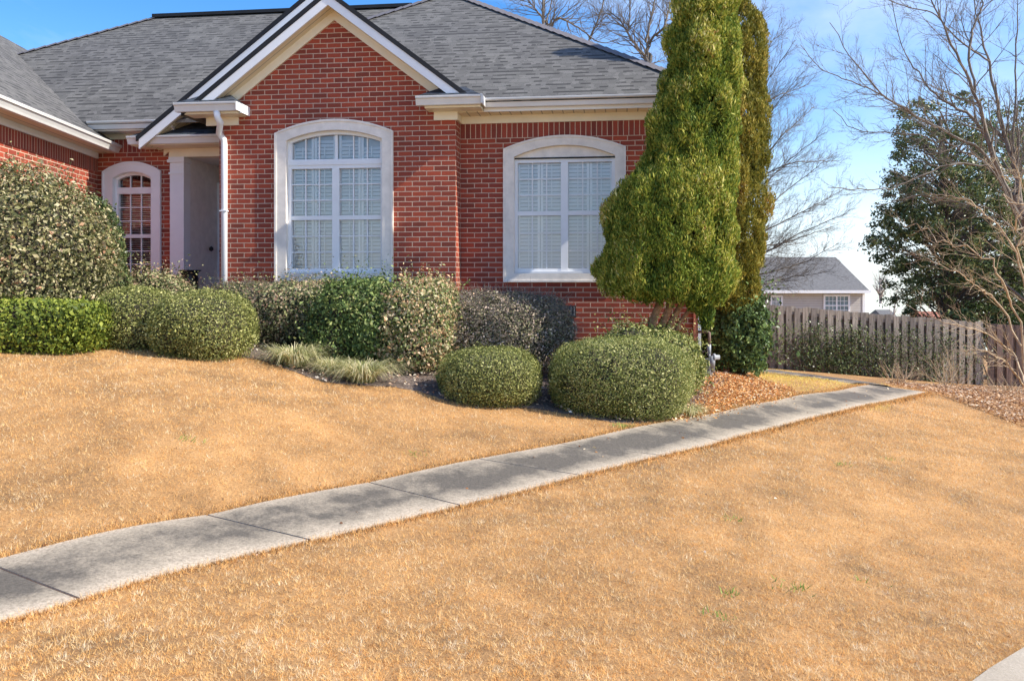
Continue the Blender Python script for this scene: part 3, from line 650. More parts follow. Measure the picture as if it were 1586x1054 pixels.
# dark rooms behind the windows so the openings are not see-through
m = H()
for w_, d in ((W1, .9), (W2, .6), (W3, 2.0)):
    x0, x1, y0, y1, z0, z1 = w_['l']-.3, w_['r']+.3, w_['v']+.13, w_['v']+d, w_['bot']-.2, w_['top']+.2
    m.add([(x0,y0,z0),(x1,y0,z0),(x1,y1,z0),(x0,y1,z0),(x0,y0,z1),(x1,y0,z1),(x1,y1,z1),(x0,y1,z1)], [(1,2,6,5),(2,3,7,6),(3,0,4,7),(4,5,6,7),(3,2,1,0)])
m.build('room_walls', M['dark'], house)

M['gapbacking'] = plain('grey gap backing', (.55, .56, .57), .9, .03)  # tone of the shaded gaps between the louvers
# windows ---------------------------------------------------------------
def arch_pts(l, r, sh, top, bot, n=22):
    c = (l+r)/2; h = top-sh; half = (r-l)/2; Rr = (half*half+h*h)/(2*h); zc = top-Rr; a0 = math.asin(half/Rr)
    pts = [(l, bot)]
    for i in range(n+1):
        a = -a0+2*a0*i/n; pts.append((c+Rr*math.sin(a), zc+Rr*math.cos(a)))
    return pts+[(r, bot)]
def arch_z(u, l, r, sh, top):
    c = (l+r)/2; h = top-sh; half = (r-l)/2; Rr = (half*half+h*h)/(2*h); return top-Rr+math.sqrt(max(0, Rr*Rr-(u-c)**2))
def ring(m, A, B, v0, v1):
    """solid ring between outlines A (outer) and B (inner)"""
    n = len(A); V = [(x, v0, z) for x, z in A]+[(x, v0, z) for x, z in B]+[(x, v1, z) for x, z in A]+[(x, v1, z) for x, z in B]; Fs = []
    for i in range(n):
        j = (i+1) % n
        Fs += [(i, j, n+j, n+i), (2*n+i, 3*n+i, 3*n+j, 2*n+j), (i, 2*n+i, 2*n+j, j), (n+i, n+j, 3*n+j, 3*n+i)]
    m.add(V, Fs)
def window(w_, kind, label=None):
    v = w_['v']; l, r, sh, top, bot = (w_[k] for k in ('l', 'r', 'sh', 'top', 'bot')); il, ir, ish, itop, ib = (w_[k] for k in ('il', 'ir', 'ish', 'itop', 'ibot'))
    m = H(); A = arch_pts(l, r, sh, top, bot); B = arch_pts(il, ir, ish, itop, ib); ring(m, A, B, v-.035, v+.13)
    # raised outer bead
    A2 = arch_pts(l-.006, r+.006, sh, top+.006, bot+.004); B2 = arch_pts(l+.022, r-.022, sh-.012, top-.026, bot+.028); ring(m, A2, B2, v-.048, v-.001)
    win = m.build('window', M['stone'] if kind != 3 else M['white'], house)
    if label: win['label'] = label
    fr = M['white']; f = H(); vf = v+.07
    if kind == 2:                              # solid stucco panel fills the arch
        t = H(); P = [(x, z) for x, z in arch_pts(il+.001, ir-.001, ish, itop-.002, ish-.005)]
        t.prism([(x, v+.03, z) for x, z in P], (0, .08, 0)); t.build('arch_panel', M['stone'], win)
        t = H(); t.box(il, ir, v+.02, v+.10, ish-.022, ish-.006); t.build('flashing', M['edge'], win); fz = ish-.024
    tw = .045
    if kind in (1, 2):
        if kind == 1:
            zt = 1.705; hb = .06               # transom bar
            f.box(il, ir, vf-.03, vf+.05, zt-hb, zt)
            O = arch_pts(il, ir, ish, itop-.001, zt-.001); I = arch_pts(il+.05, ir-.05, ish-.02, itop-.05, zt+.02); ring(f, O, I, vf-.02, vf+.05)
            fz = zt-hb
        c = (il+ir)/2; b0 = ib; 
        f.box(il, il+tw, vf-.02, vf+.05, b0, fz); f.box(ir-tw, ir, vf-.02, vf+.05, b0, fz)
        f.box(il+tw, ir-tw, vf-.02, vf+.05, fz-.05, fz-.0005); f.box(il, ir, vf-.035, vf+.05, b0-.0, b0+.03); f.box(il+tw, ir-tw, vf-.015, vf+.05, b0+.03, b0+.07)
        f.box(c-.05, c+.05, vf-.022, vf+.05, b0+.03, fz-.051)
        mid = b0+(fz-b0)*.525 if kind == 2 else .905
        mu = H(); pn = H()
        for a, b_ in ((il+tw, c-.05), (c+.05, ir-tw)):
            f.box(a, b_, vf-.012, vf+.04, mid-.03, mid+.03)
            for z0, z1 in ((b0+.07, mid-.03), (mid+.03, fz-.05)):
                for k in (1, 2):
                    x = a+(b_-a)*k/3; mu.box(x-.008, x+.008, vf+.012, vf+.030, z0, z1)
                    z = z0+(z1-z0)*k/3
                    for q in range(3):
                        xa = a+(b_-a)*q/3+(.0085 if q else 0); xb = a+(b_-a)*(q+1)/3-(.0085 if q < 2 else 0); mu.box(xa, xb, vf+.012, vf+.030, z-.008, z+.008)
                pn.add([(a, vf+.034, z0), (b_, vf+.034, z0), (b_, vf+.034, z1), (a, vf+.034, z1)], [(0, 1, 2, 3)])
        if kind == 1:
            pn.quad(*[(x, vf+.034, z) for x, z in arch_pts(il+.03, ir-.03, ish-.03, itop-.03, zt)][::-1])
            a, b_ = il+tw, c-.05
            xs = [a+(b_-a)*k/3 for k in (1, 2)]+[c]+[c+.05+(ir-tw-c-.05)*k/3 for k in (1, 2)]
            for x in xs: mu.box(x-(.008 if x != c else .02), x+(.008 if x != c else .02), vf+.012, vf+.030, zt, arch_z(x, il, ir, ish, itop)-.045)
        # plantation shutters: stiles, rails and tilted louvers
        s = H(); vs = vf+.075; topz = fz if kind == 2 else zt-.03
        def shut(z0, z1, archy=False):
            for a, b_ in ((il+.03, c-.02), (c+.02, ir-.03)):
                hw = (b_-a)/2
                for q in range(2):
                    x0 = a+hw*q+.004; x1 = a+hw*(q+1)-.004
                    s.box(x0, x0+.035, vs-.012, vs+.012, z0, z1 if not archy else arch_z(x0, il, ir, ish, itop)-.05); s.box(x1-.035, x1, vs-.012, vs+.012, z0, z1 if not archy else arch_z(x1, il, ir, ish, itop)-.05)
                    zz = z0+.02
                    while zz < (z1 if not archy else min(arch_z(x0, il, ir, ish, itop), arch_z(x1, il, ir, ish, itop))-.07):
                        dy, dz = -.014, .0225
                        s.add([(x0+.036, vs+dy, zz-dz), (x1-.036, vs+dy, zz-dz), (x1-.036, vs-dy, zz+dz), (x0+.036, vs-dy, zz+dz),
                               (x0+.036, vs+dy+.006, zz-dz), (x1-.036, vs+dy+.006, zz-dz), (x1-.036, vs-dy+.006, zz+dz), (x0+.036, vs-dy+.006, zz+dz)], [(0,1,2,3),(4,7,6,5),(3,2,6,7),(0,4,5,1)])
                        zz += .052
                    s.box((x0+x1)/2-.006, (x0+x1)/2+.006, vs-.034, vs-.024, z0+.05, (z1-.05) if not archy else z0+.2)
            
        shut(ib+.03, mid-.005); shut(mid+.005, topz)
        if kind == 1: shut(zt+.0, 2.0, True)
        bk_ = H(); bk_.box(il-.02, ir+.02, vs+.045, vs+.05, ib, itop); bk_.build('gap_backing', M['gapbacking'], win)  # added sheet behind the louvers, its grey paints the shade in the gaps
        s.build('shutter', M['shutter'], win)
    else:
        zt = 1.46
        c = (il+ir)/2; f.box(il, ir, vf-.02, vf+.05, zt-.08, zt); O = arch_pts(il, ir, ish, itop-.001, zt-.001); I = arch_pts(il+.04, ir-.04, ish-.02, itop-.045, zt+.02); ring(f, O, I, vf-.02, vf+.05)
        f.box(il, il+tw, vf-.02, vf+.05, ib, zt-.08); f.box(ir-tw, ir, vf-.02, vf+.05, ib, zt-.08); mid = .72
        f.box(il+tw, ir-tw, vf-.012, vf+.04, mid-.028, mid+.028); f.box(il+tw, ir-tw, vf-.02, vf+.05, ib, ib+.05)
        mu = H(); pn = H(); a, b_ = il+tw, ir-tw
        for z0, z1 in ((ib+.05, mid-.028), (mid+.028, zt-.08)):
            for k in (1, 2):
                x = a+(b_-a)*k/3; mu.box(x-.008, x+.008, vf+.012, vf+.030, z0, z1); z = z0+(z1-z0)*k/3
                for q in range(3):
                    xa = a+(b_-a)*q/3+(.0085 if q else 0); xb = a+(b_-a)*(q+1)/3-(.0085 if q < 2 else 0); mu.box(xa, xb, vf+.012, vf+.030, z-.008, z+.008)
            pn.quad((a, vf+.034, z0), (b_, vf+.034, z0), (b_, vf+.034, z1), (a, vf+.034, z1))
        for k in (1, 2):
            x = a+(b_-a)*k/3; mu.box(x-.008, x+.008, vf+.012, vf+.030, zt, arch_z(x, il, ir, ish, itop)-.04)
        pn.quad(*[(x, vf+.034, z) for x, z in arch_pts(il+.02, ir-.02, ish-.02, itop-.02, zt)][::-1])
        s = H(); vs = vf+.10; zz = ib+.05
        while zz < zt-.1: s.box(il+.01, ir-.01, vs-.012, vs+.012, zz, zz+.004); s.add([(il+.01, vs-.016, zz+.012), (ir-.01, vs-.016, zz+.012), (ir-.01, vs+.012, zz), (il+.01, vs+.012, zz)], [(0,1,2,3)]); zz += .034
        s.build('blind', M['shutter'], win)
    f.build('frame', fr, win); mu.build('muntins', fr, win); pn.build('pane', M['glass'], win)
    return win
window(W1, 1, 'tall arched window with a fan light in the gable wall')
window(W2, 2, 'square window under a solid arched panel')
window(W3, 3, 'narrow arched window beside the entry column')

# crawl space vent low in the wall
u0, z1 = hp(872, 473, WV); u1, z0 = hp(892, 491, WV)
m = H(); m.box(u0, u1, WV-.012, WV+.01, z0, z1); vt = m.build('crawl_space_vent', M['blackmetal'], house)
m = H()
for k in range(4): x = u0+(u1-u0)*(k+.5)/4; m.box(x-.006, x+.006, WV-.02, WV-.012, z0+.02, z1-.02)
m.build('vent_bars', M['greymetal'], vt)

# roofs -----------------------------------------------------------------
def slab(m, P, th=.05):
    """roof plane polygon with thickness below"""
    m.prism([tuple(p) for p in P], (0, 0, -th))
pM = .67
k = 0
# hip roof over the right hand room
GZ = 2.478
e_v = -.115; uRr = UR+.33; 
def hipk(px, py, vfun):
    pass
uL0 = None
best = 1e9
for q in np.linspace(2.5, 6.5, 400):
    u, w = hp(661, 0, e_v+q)
    if abs(w-(GZ+pM*q)) < best: best = abs(w-(GZ+pM*q)); uL0 = u-q
span = (uRr-uL0)/2
apx = (uL0+span, e_v+span, GZ+pM*span)
m = H(); uc = -3.3; qc = uc-uL0; zc_ = lambda q: GZ+pM*q; vb = e_v+2*span-qc
slab(m, [(uc, .04, zc_(.04-e_v)), (.33, .04, zc_(.04-e_v)), (.33, e_v, GZ), (uRr, e_v, GZ), apx, (uc, e_v+qc, zc_(qc))])
slab(m, [(uRr, e_v, GZ), (uRr, e_v+2*span, GZ), apx]); slab(m, [(uc, vb, zc_(qc)), (uc, e_v+qc, zc_(qc)), apx]); slab(m, [(uRr, e_v+2*span, GZ), (uc, e_v+2*span, GZ), (uc, vb, zc_(qc)), apx])
m.add([(uc+.01, .05, 2.3), (uc+.01, .05, zc_(.05-e_v)-.05), (uc+.01, e_v+qc, zc_(qc)-.05), (uc+.01, vb, zc_(qc)-.05), (uc+.01, e_v+2*span, 2.3)], [(0,1,2,3,4)])
m.build('roof', M['shingle'], house)
# hip caps
def cap(P0, P1, mat, w=.13, name='ridge_cap'):
    m = H(); P0 = np.array(P0, float); P1 = np.array(P1, float); d = unit(P1-P0); s = unit(np.cross(d, [0, 0, 1.])); n_ = int(np.linalg.norm(P1-P0)/.2)
    for i in range(n_):
        a = P0+(P1-P0)*i/n_; b_ = P0+(P1-P0)*(i+1.12)/n_; up0 = np.array([0, 0, .012]); up1 = np.array([0, 0, .030]); dn = np.array([0, 0, -.05])
        V = [a-s*w+dn+up0, a+up0, a+s*w+dn+up0, b_-s*w+dn+up1, b_+up1, b_+s*w+dn+up1]
        m.add([tuple(v) for v in V], [(0,1,4,3),(1,2,5,4),(3,4,5),(2,1,0)])
    m.build(name, mat, house)
M['capmat'] = plain('ridge shingles', (.14, .13, .14), .9, .2, 30)
cap((uRr, e_v, GZ), apx, M['capmat']); cap((uc+.1, e_v+qc+.1, GZ+pM*(qc+.1)), apx, M['capmat'])
# main roof behind the entry
MV, MZ = .46, 2.425
qb = min(np.linspace(3, 6.5, 500), key=lambda q: abs(hp(240, 27, MV+q)[1]-(MZ+pM*q)))
rl = (hp(240, 27, MV+qb)[0], MV+qb, MZ+pM*qb); rr = (hp(640, 12, MV+qb)[0], MV+qb, rl[2])
m = H(); slab(m, [(-5.98, MV, MZ), (.5, MV, MZ), rr, rl, (rl[0]-qb+.0, MV+.02, MZ+.0134)][:5])
slab(m, [rl, rr, (.5, MV+2*qb, MZ), (rl[0]-qb, MV+2*qb, MZ)]); slab(m, [rl, (rl[0]-qb, MV+2*qb, MZ), (rl[0]-qb, MV, MZ)])
m.build('roof', M['shingle'], house)
m = H(); m.box(rl[0], rr[0], rl[1]-.12, rl[1]+.12, rl[2]-.03, rl[2]+.035); m.build('ridge_vent', M['edge'], house)
cap((rl[0]-qb*.8, MV+qb*.2, MZ+pM*qb*.2), rl, M['capmat'])

def gable_roof(au, aw, v0, v1, ul, ur, pl_, pr_, th=.06, name='gable_roof', mat='shingle'):
    m = H(); zl = aw-pl_*(au-ul); zr = aw-pr_*(ur-au)
    slab(m, [(ul, v0+.03, zl-.004), (au, v0+.03, aw-.004), (au, v1, aw-.004), (ul, v1, zl-.004)], th); slab(m, [(au, v0+.03, aw-.004), (ur, v0+.03, zr-.004), (ur, v1, zr-.004), (au, v1, aw-.004)], th)
    g_ = m.build(name, M[mat], house)
    m = H(); m.prism([(ul, v0, zl), (au, v0, aw), (ur, v0, zr), (ur, v0, zr-th-.012), (au, v0, aw-th-.012), (ul, v0, zl-th-.012)], (0, .029, 0)); m.build('roof_edge', M['edge'], g_)
    return g_
# front gable
fu_l, fu_r = -3.80, .30
g1_ = gable_roof(ga_u, ga_w, -.30, 3.2, fu_l-.03, fu_r, GP, GP)
def fascia(au, aw, v0, ul, ur, pl_, pr_, off, h, name, mat, th=.03, parent=house):
    m = H(); zl = aw-off-pl_*(au-ul); zr = aw-off-pr_*(ur-au)
    m.prism([(ul, v0, zl), (au, v0, aw-off), (ur, v0, zr), (ur, v0, zr-h), (au, v0, aw-off-h), (ul, v0, zl-h)], (0, th, 0)); return m.build(name, M[mat], parent)
fascia(ga_u, ga_w, -.285, -3.55, .12, GP, GP, .075, .135, 'fascia', 'white')
def rsoffit(au, aw, v0, v1, ul, ur, pl_, pr_, off):
    m = H(); zl = aw-off-pl_*(au-ul); zr = aw-off-pr_*(ur-au)
    slab(m, [(ul, v0, zl), (au, v0, aw-off), (au, v1, aw-off), (ul, v1, zl)], .012); slab(m, [(au, v0, aw-off), (ur, v0, zr), (ur, v1, zr), (au, v1, aw-off)], .012)
    m.build('soffit', M['soffit'], house)
rsoffit(ga_u, ga_w, -.256, -.001, -3.50, .06, GP, GP, .19)
fascia(ga_u, ga_w, -.03, BL-.0, BR+.0, GP, GP, .203, .135, 'rake_frieze', 'cream', .03)
# back gable over the entry
bu, bw = -2.13, 4.267
g2_ = gable_roof(bu, bw, .35, 3.6, -4.90, -1.55, GP-.002, .80)
fascia(bu, bw, .365, -4.86, -1.65, GP-.002, .80, .075, .145, 'fascia', 'white')
m = H(); zz = lambda u: bw-.20-(GP-.002)*(bu-u)
slab(m, [(-4.8, .394, zz(-4.8)), (-3.0, .394, zz(-3.0)), (-3.0, RV, zz(-3.0)), (-4.8, RV, zz(-4.8))], .012); m.build('soffit', M['soffit'], house)
m = H(); m.add([(-4.75, RV-.005, 2.0), (-3.42, RV-.005, 2.0), (-3.42, RV-.005, zz(-3.42)), (-4.75, RV-.005, zz(-4.75))], [(0,1,2,3)]); m.build('gable_cladding', M['cream'], house)
m = H(); m.prism([(-4.75, RV-.035, zz(-4.75)-.012), (-3.42, RV-.035, zz(-3.42)-.012), (-3.42, RV-.035, zz(-3.42)-.13), (-4.75, RV-.035, zz(-4.75)-.13)], (0, .028, 0)); m.build('rake_frieze', M['cream'], house)

# gutters: K-style profile extruded along u, returns as mitred ends
def gutter(u0, u1, v, zt, h=.115, d=.12, name='gutter', endl=True, endr=True):
    m = H(); prof = [(0, 0), (0, -h*.22), (d*.16, -h*.32), (d*.30, -h*.72), (d*.38, -h), (d, -h), (d, 0), (d-.006, 0), (d-.006, -h+.012), (d*.42, -h+.012), (.012, -.02), (.012, 0)]
    n = len(prof); V = [(u, v+a, zt+b_) for u in (u0, u1) for a, b_ in prof]
    Fs = [(i, (i+1) % n, n+(i+1) % n, n+i) for i in range(n)]
    m.add(V, Fs); 
    for u in (u0, u1): m.add([(u, v+a, zt+b_) for a, b_ in prof[:7]], [tuple(range(7))])
    m.box(u0, u1, v-.004, v+.012, zt-.012, zt+.002)
    return m.build(name, M['gutter'], house)
gutter(.405, UR+.34, -.135, GZ+.004, .115, .135)
gutter(-5.75, -4.40, MV-.02, MZ+.0, .115)
gutter(-5.086, BL-.002, .40, 2.18, .115)
# front wall soffit, fascia board and frieze on the right room
m = H(); m.box(.39, UR+.31, .02, WV, SOF, SOF+.012); m.build('soffit', M['soffit'], house)
m = H(); m.box(.0, UR+.02, WV-.03, WV-.001, 2.222, SOF-.001); m.build('frieze', M['cream'], house)
m = H(); m.box(.39, UR+.31, .018-.02, .0195, SOF-.012, GZ-.02); m.build('fascia', M['white'], house)
m = H(); m.box(-5.95, -4.42, MV+.1, RV, 2.30, 2.312); m.build('soffit', M['white'], house)
m = H(); m.box(-5.95, -4.5, RV-.03, RV-.005, 2.222, 2.299); m.build('frieze', M['cream'], house)
m = H(); m.box(-5.80, -4.42, MV+.101, MV+.12, 2.29, 2.42); m.build('fascia', M['white'], house)

# boxed cornice returns at both feet of the front gable
def cornice(u0, u1, w0, w1, right):
    v0 = -.40; zt = 2.475
    g_ = gutter(u0, u1, v0, zt, .115)
    m = H(); z0 = 2.335; m.box(u0+.10, u1-.02, v0+.121, -.002, z0, zt-.03); bx = m.build('cornice_return', M['cream'], house)
    # gutter end that turns back along the side
    m = H(); m.box(u1+.001, u1+.012, v0, v0+.12, zt-.11, zt); m.build('gutter_end', M['gutter'], bx)
    m = H(); z1 = z0-.001; m.box(w0, w1, -.03, -.001, z1-.115, z1); m.build('frieze_block', M['cream'], bx)
    m = H(); hgt = .20
    P = [(u0+.0, v0+.02, zt+.003), (u1, v0+.02, zt+.003), (u1, -.002, zt+.003), (u0, -.002, zt+.003), (u0+.28, -.002, zt+hgt), (u1-.28, -.002, zt+hgt)]
    m.add(P, [(0,1,5,4),(1,2,5),(0,4,3),(3,4,5,2)]); m.build('return_roof', M['shingle_dark'], bx)
cornice(-3.892, -2.975, -3.65, -3.10, False) if False else None
def cornice2():
    # left: spans past the wall's left corner; right: past the right corner
    for u0, u1, a, b_ in ((-3.892, -2.99, -3.60, -3.12), (-.472, .405, -.30, .03)):
        cornice(u0, u1, a, b_, False)
cornice2()
m = H(); m.box(-2.989, -2.976, -.39, -.26, 2.36, 2.475); m.box(-2.989, -2.96, -.259, -.003, 2.345, 2.47); m.build('cornice_end_board', M['white'], house)
m = H(); m.box(.407, .43, -.40, -.10, 2.363, 2.484); m.build('gutter_mitre', M['gutter'], house)
m = H(); m.box(.0, .39, 0, WV-.03, 2.322, 2.334); m.build('soffit', M['soffit'], house)
m = H(); m.box(.001, .03, 0, WV-.031, 2.222, 2.32); m.build('frieze', M['cream'], house)

# entry: pent roof, beam, column, side wall, door
m = H()
P = [(-5.06, .42, 2.182), (BL-.003, .42, 2.182), (BL-.003, RV-.002, 2.47), (-4.60, RV-.002, 2.47), (-5.06, RV-.002, 2.182)]
m.add(P, [(0,1,2,3),(0,3,4)]); m.build('entry_roof', M['shingle_dark'], house)
m = H(); m.box(-5.07, BL-.003, .50, RV-.005, 2.055, 2.067); m.build('entry_soffit', M['cream'], house)
m = H(); m.box(-4.66, BL-.003, RV-.05, RV+.13, 1.925, 2.054); m.build('entry_beam', M['cream'], house)
m = H(); c0, c1 = -4.635, -4.41
m.box(c0, c1, RV-.06, RV+.14, ZB, 1.84); m.box(c0-.035, c1+.015, RV-.085, RV+.15, 1.84, 1.885); m.box(c0-.02, c1+.01, RV-.07, RV+.145, 1.8855, 1.9245); m.box(c0-.015, c1+.01, RV-.075, RV+.15, 1.66, 1.69)
m.build('column', M['white'], house)
m = H(); m.quad((c1, RV+.14, ZB), (c1, 2.35, ZB), (c1, 2.35, 2.2), (c1, RV+.14, 2.2)); m.quad((c1, 2.2, ZB), (BL, 2.2, ZB), (BL, 2.2, 2.2), (c1, 2.2, 2.2)); m.quad((c1, RV+.13, 1.9249), (BL, RV+.13, 1.9249), (BL, 2.35, 1.9249), (c1, 2.35, 1.9249))
m.quad((BL-.004, RV+.2, ZB), (BL-.004, RV+.2, 1.92), (BL-.004, 2.2, 1.92), (BL-.004, 2.2, ZB))
m.build('entry_side_wall', M['stucco'], house)
m = H(); m.quad((-4.6, .6, -.42), (BL, .6, -.42), (BL, 2.2, -.42), (-4.6, 2.2, -.42)); m.box(-4.6, BL-.005, .55, .6, -1.2, -.425); m.build('porch_floor', M['stucco'], house)
m = H(); m.box(-4.37, -3.52, 1.95, 2.0, -.42, 1.62); d_ = m.build('door', M['door'], house)
m = H(); m.box(-4.41, -4.37, 1.93, 2.02, -.42, 1.66); m.box(-4.37, -3.48, 1.93, 2.02, 1.62, 1.66); m.build('door_frame', M['white'], d_)
m = H(); m.lathe([(0, 0), (.03, .0), (.035, .02), (.02, .035), (.0, .05)], (-4.33, 1.90, .50), 12); m.box(-4.355, -4.305, 1.93, 1.95, .42, .6); m.build('door_handle', M['blackmetal'], d_)
m = H(); m.lathe([(.0, 0), (.035, .02), (.035, .06), (0, .09)], (c1+.05, 1.62, .50), 10); m.build('wall_lantern', M['blackmetal'], house)

# downspouts: left from the cornice return
u, z = hp(336, 172, -.34); m = H()
def rtube(m, pts, a=.04, b_=.03):
    """rectangular pipe through points in the (u, v, z) frame"""
    for p, q in zip(pts[:-1], pts[1:]):
        p = np.array(p); q = np.array(q); V = []
        for e in (p, q):
            for su, sv in ((-1, -1), (1, -1), (1, 1), (-1, 1)): V.append((e[0]+su*a, e[1]+sv*b_*(.3 if abs((q-p)[2]) < .03 else 1), e[2]+(sv*b_ if abs((q-p)[2]) < .12 else 0)))
        m.add(V, [(0,1,5,4),(1,2,6,5),(2,3,7,6),(3,0,4,7),(4,5,6,7),(3,2,1,0)])
ud = hp(347.5, 300, -.03)[0]
pts = [(u-.01, -.33, 2.36), (u, -.32, 2.27), (u+.02, -.28, 2.21), (ud-.05, -.09, 2.10), (ud-.01, -.035, 2.02), (ud, -.035, 1.95), (ud, -.035, -1.0)]
m.tube(pts, [.045]*len(pts), 10); 
m.build('downspout', M['white'], house, smooth=True)
for z_ in (1.0, -.2):
    m = H(); m.box(ud-.049, ud+.049, -.0835, -.001, z_, z_+.018); m.build('downspout_strap', M['white'], house)
# right corner: added strip coloured as sunlit corner brick, and white downspout
cu = UR
m = H(); m.box(cu-.055, cu+.005, WV-.05, WV-.002, -1.22, 2.3); m.build('downspout', M['cornerlit'], house)  # added corner strip, no pipe; sun on the brick is in its colour
m = H(); m.box(cu+.006, cu+.045, WV-.055, WV+.03, -1.20, 2.33); 
m.build('downspout', M['white'], house)
m = H(); m.tube([(cu+.025, WV-.02, -1.05), (cu+.03, WV-.04, -1.14), (cu+.07, WV-.12, -1.19), (cu+.10, WV-.20, -1.215)], .036, 8); m.build('downspout_elbow', M['white'], house, smooth=True)

# left wing (its own angle) --------------------------------------------
aw_ = -math.atan(.0754); LF = Frame(-6.48, 13.1, aw_)          # local: u to the right, v away from the camera
def L(): return MB(LF)
m = L(); m.add([(0, -4.4, ZB), (0, .4, ZB), (0, .4, 2.0), (0, -4.4, 2.0)], [(0,1,2,3)]); m.add([(-8, -4.4, ZB), (0, -4.4, ZB), (0, -4.4, 2.0), (-8, -4.4, 2.0)], [(0,1,2,3)]); m.build('wing_wall', M['brick'], house)
m = L(); m.box(-.01, .004, -4.4, .4, 1.72, 1.925); m.build('soldier_course', M['soldier'], house)
m = L(); m.box(.0, .03, -4.4, -.01, 1.926, 2.014); m.build('frieze', M['white'], house)
m = L(); m.box(.0, .30, -4.7, .25, 2.015, 2.027); m.build('soffit', M['soffit'], house)
m = L(); prof = [(0, 0), (0, -.03), (-.02, -.045), (-.04, -.085), (-.05, -.115), (-.12, -.115), (-.12, 0), (-.11, -.01), (-.012, -.01)]; n_ = len(prof)
V = [(.40+a, v, 2.125+b_) for v in (-4.8, .02) for a, b_ in prof]; m.add(V, [(i, (i+1) % n_, n_+(i+1) % n_, n_+i) for i in range(n_)]+[tuple(range(7))[::-1], tuple(range(n_, n_+7))]); m.box(.39, .404, -4.8, .02, 2.112, 2.13)
m.build('gutter', M['gutter'], house)
pW, kW = .726, 4.02
m = L(); slab(m, [(.36, -4.85, 2.125), (.36, 1.2, 2.125), (.36-kW, 9, 2.125+pW*kW), (.36-kW, -4.85, 2.125+pW*kW)]); slab(m, [(.36-kW, -4.85, 2.125+pW*kW), (.36-kW, 9, 2.125+pW*kW), (.36-2*kW, 9, 2.125), (.36-2*kW, -4.85, 2.125)])
m.build('wing_roof', M['shingle'], house)
# planter urn in the entry
u, z = hp(304, 437, .95)
q = HF.w([(u, .75, 0)])[0]; zz0 = -.42
m = MB(); zr = (HY-418)/F*q[1]
hh = zr-zz0
m.lathe([(0, 0), (.11, 0), (.12, .03), (.05, .07), (.045, .13), (.07, .17), (.115, .23), (.13, hh-.13), (.115, hh-.08), (.135, hh-.03), (.17, hh-.01), (.17, hh), (.15, hh), (.12, hh-.05), (0, hh-.06)], (q[0], q[1], zz0), 24)
o_ = m.build('planter_urn', M['blackmetal'], None, smooth=True); tag(o_, 'black flared planter urn standing in the entry beside the white column', 'planter')
# ------------------------------------------------------------------ shrubs
shrub('large_shrub', 'huge rounded pale olive shrub in front of the left wing', 'shrub', -150, 164, 262, 9.4, M['holly_pale'], 52000, .040, dep=1.0, n=2.05, lump=.06, stray=.12, loose=2, below=.42, zb=-.75)
shrub('dark_shrub', 'dark green shrub tucked behind the right side of the huge olive shrub', 'shrub', 118, 190, 318, 10.1, M['magnolia'], 9000, .04, dep=.35, n=2.2, lump=.08, below=.5, zb=-.7)
shrub('clipped_hedge', 'low bright yellow green clipped hedge at the edge of the lawn', 'hedge', -260, 158, 462, 8.75, M['lime'], 38000, .036, dep=.42, n=5, lump=.025, below=.5, group=None, zb=-.74)
shrub('rounded_shrub', 'grey green mounded shrub next to the bright hedge, left half of the pair', 'shrub', 155, 275, 444, 9.35, M['box'], 26000, .020, dep=.5, n=2.6, lump=.07, below=.45, zb=-.80)
shrub('rounded_shrub', 'wide grey green mounded shrub, right half of the pair by the lawn', 'shrub', 240, 392, 451, 9.2, M['box'], 36000, .020, dep=.58, n=2.6, lump=.07, below=.45, zb=-.84)
shrub('entry_shrub', 'green leafy shrub below the entry and the black urn', 'shrub', 182, 296, 424, 11.1, M['mixed'], 15000, .035, dep=.45, n=2.6, lump=.1, below=.5, loose=4, zb=-.75)
shrub('trimmed_shrub', 'flat topped green and russet shrub under the tall arched window', 'shrub', 330, 545, 438, 10.9, M['mixed'], 36000, .032, dep=.6, n=3.6, lump=.12, below=.55, twigs=220, loose=3.5)
shrub('trimmed_shrub', 'dark glossy green shrub between the russet and the cream shrubs', 'shrub', 500, 632, 436, 10.3, M['greenmix'], 24000, .038, dep=.55, n=3.2, lump=.13, below=.5, loose=3)
shrub('trimmed_shrub', 'cream and tan leaved shrub right of the dark glossy one', 'shrub', 585, 706, 441, 10.25, M['tan'], 22000, .036, dep=.6, n=2.8, lump=.14, below=.5, loose=3)
shrub('twiggy_shrub', 'grey brown twiggy shrub under the square window', 'shrub', 672, 884, 457, 10.6, M['twiggy'], 42000, .024, dep=.55, n=3, lump=.10, below=.55, twigs=1100, core=.78)
shrub('ball_shrub', 'small clipped ball shrub in the middle of the bed', 'shrub', 681, 838, 538, 9.1, M['box'], 46000, .018, dep=.56, n=2.4, lump=.05, below=.48, zb=-1.33)
shrub('ball_shrub', 'largest clipped dome shrub beside the concrete path', 'shrub', 851, 1068, 523, 9.15, M['boxwhite'], 90000, .017, dep=.66, n=2.7, lump=.05, below=.45, zb=-1.46)
shrub('variegated_shrub', 'pale variegated shrub behind the largest dome shrub', 'shrub', 925, 1086, 509, 10.0, M['boxwhite'], 20000, .03, dep=.5, n=2.4, lump=.12, below=.5, loose=4)
shrub('glossy_shrub', 'glossy green shrub behind the gas meter at the house corner', 'shrub', 1084, 1180, 452, 12.4, M['green'], 22000, .055, dep=.5, n=2.4, lump=.2, below=.5, loose=4)
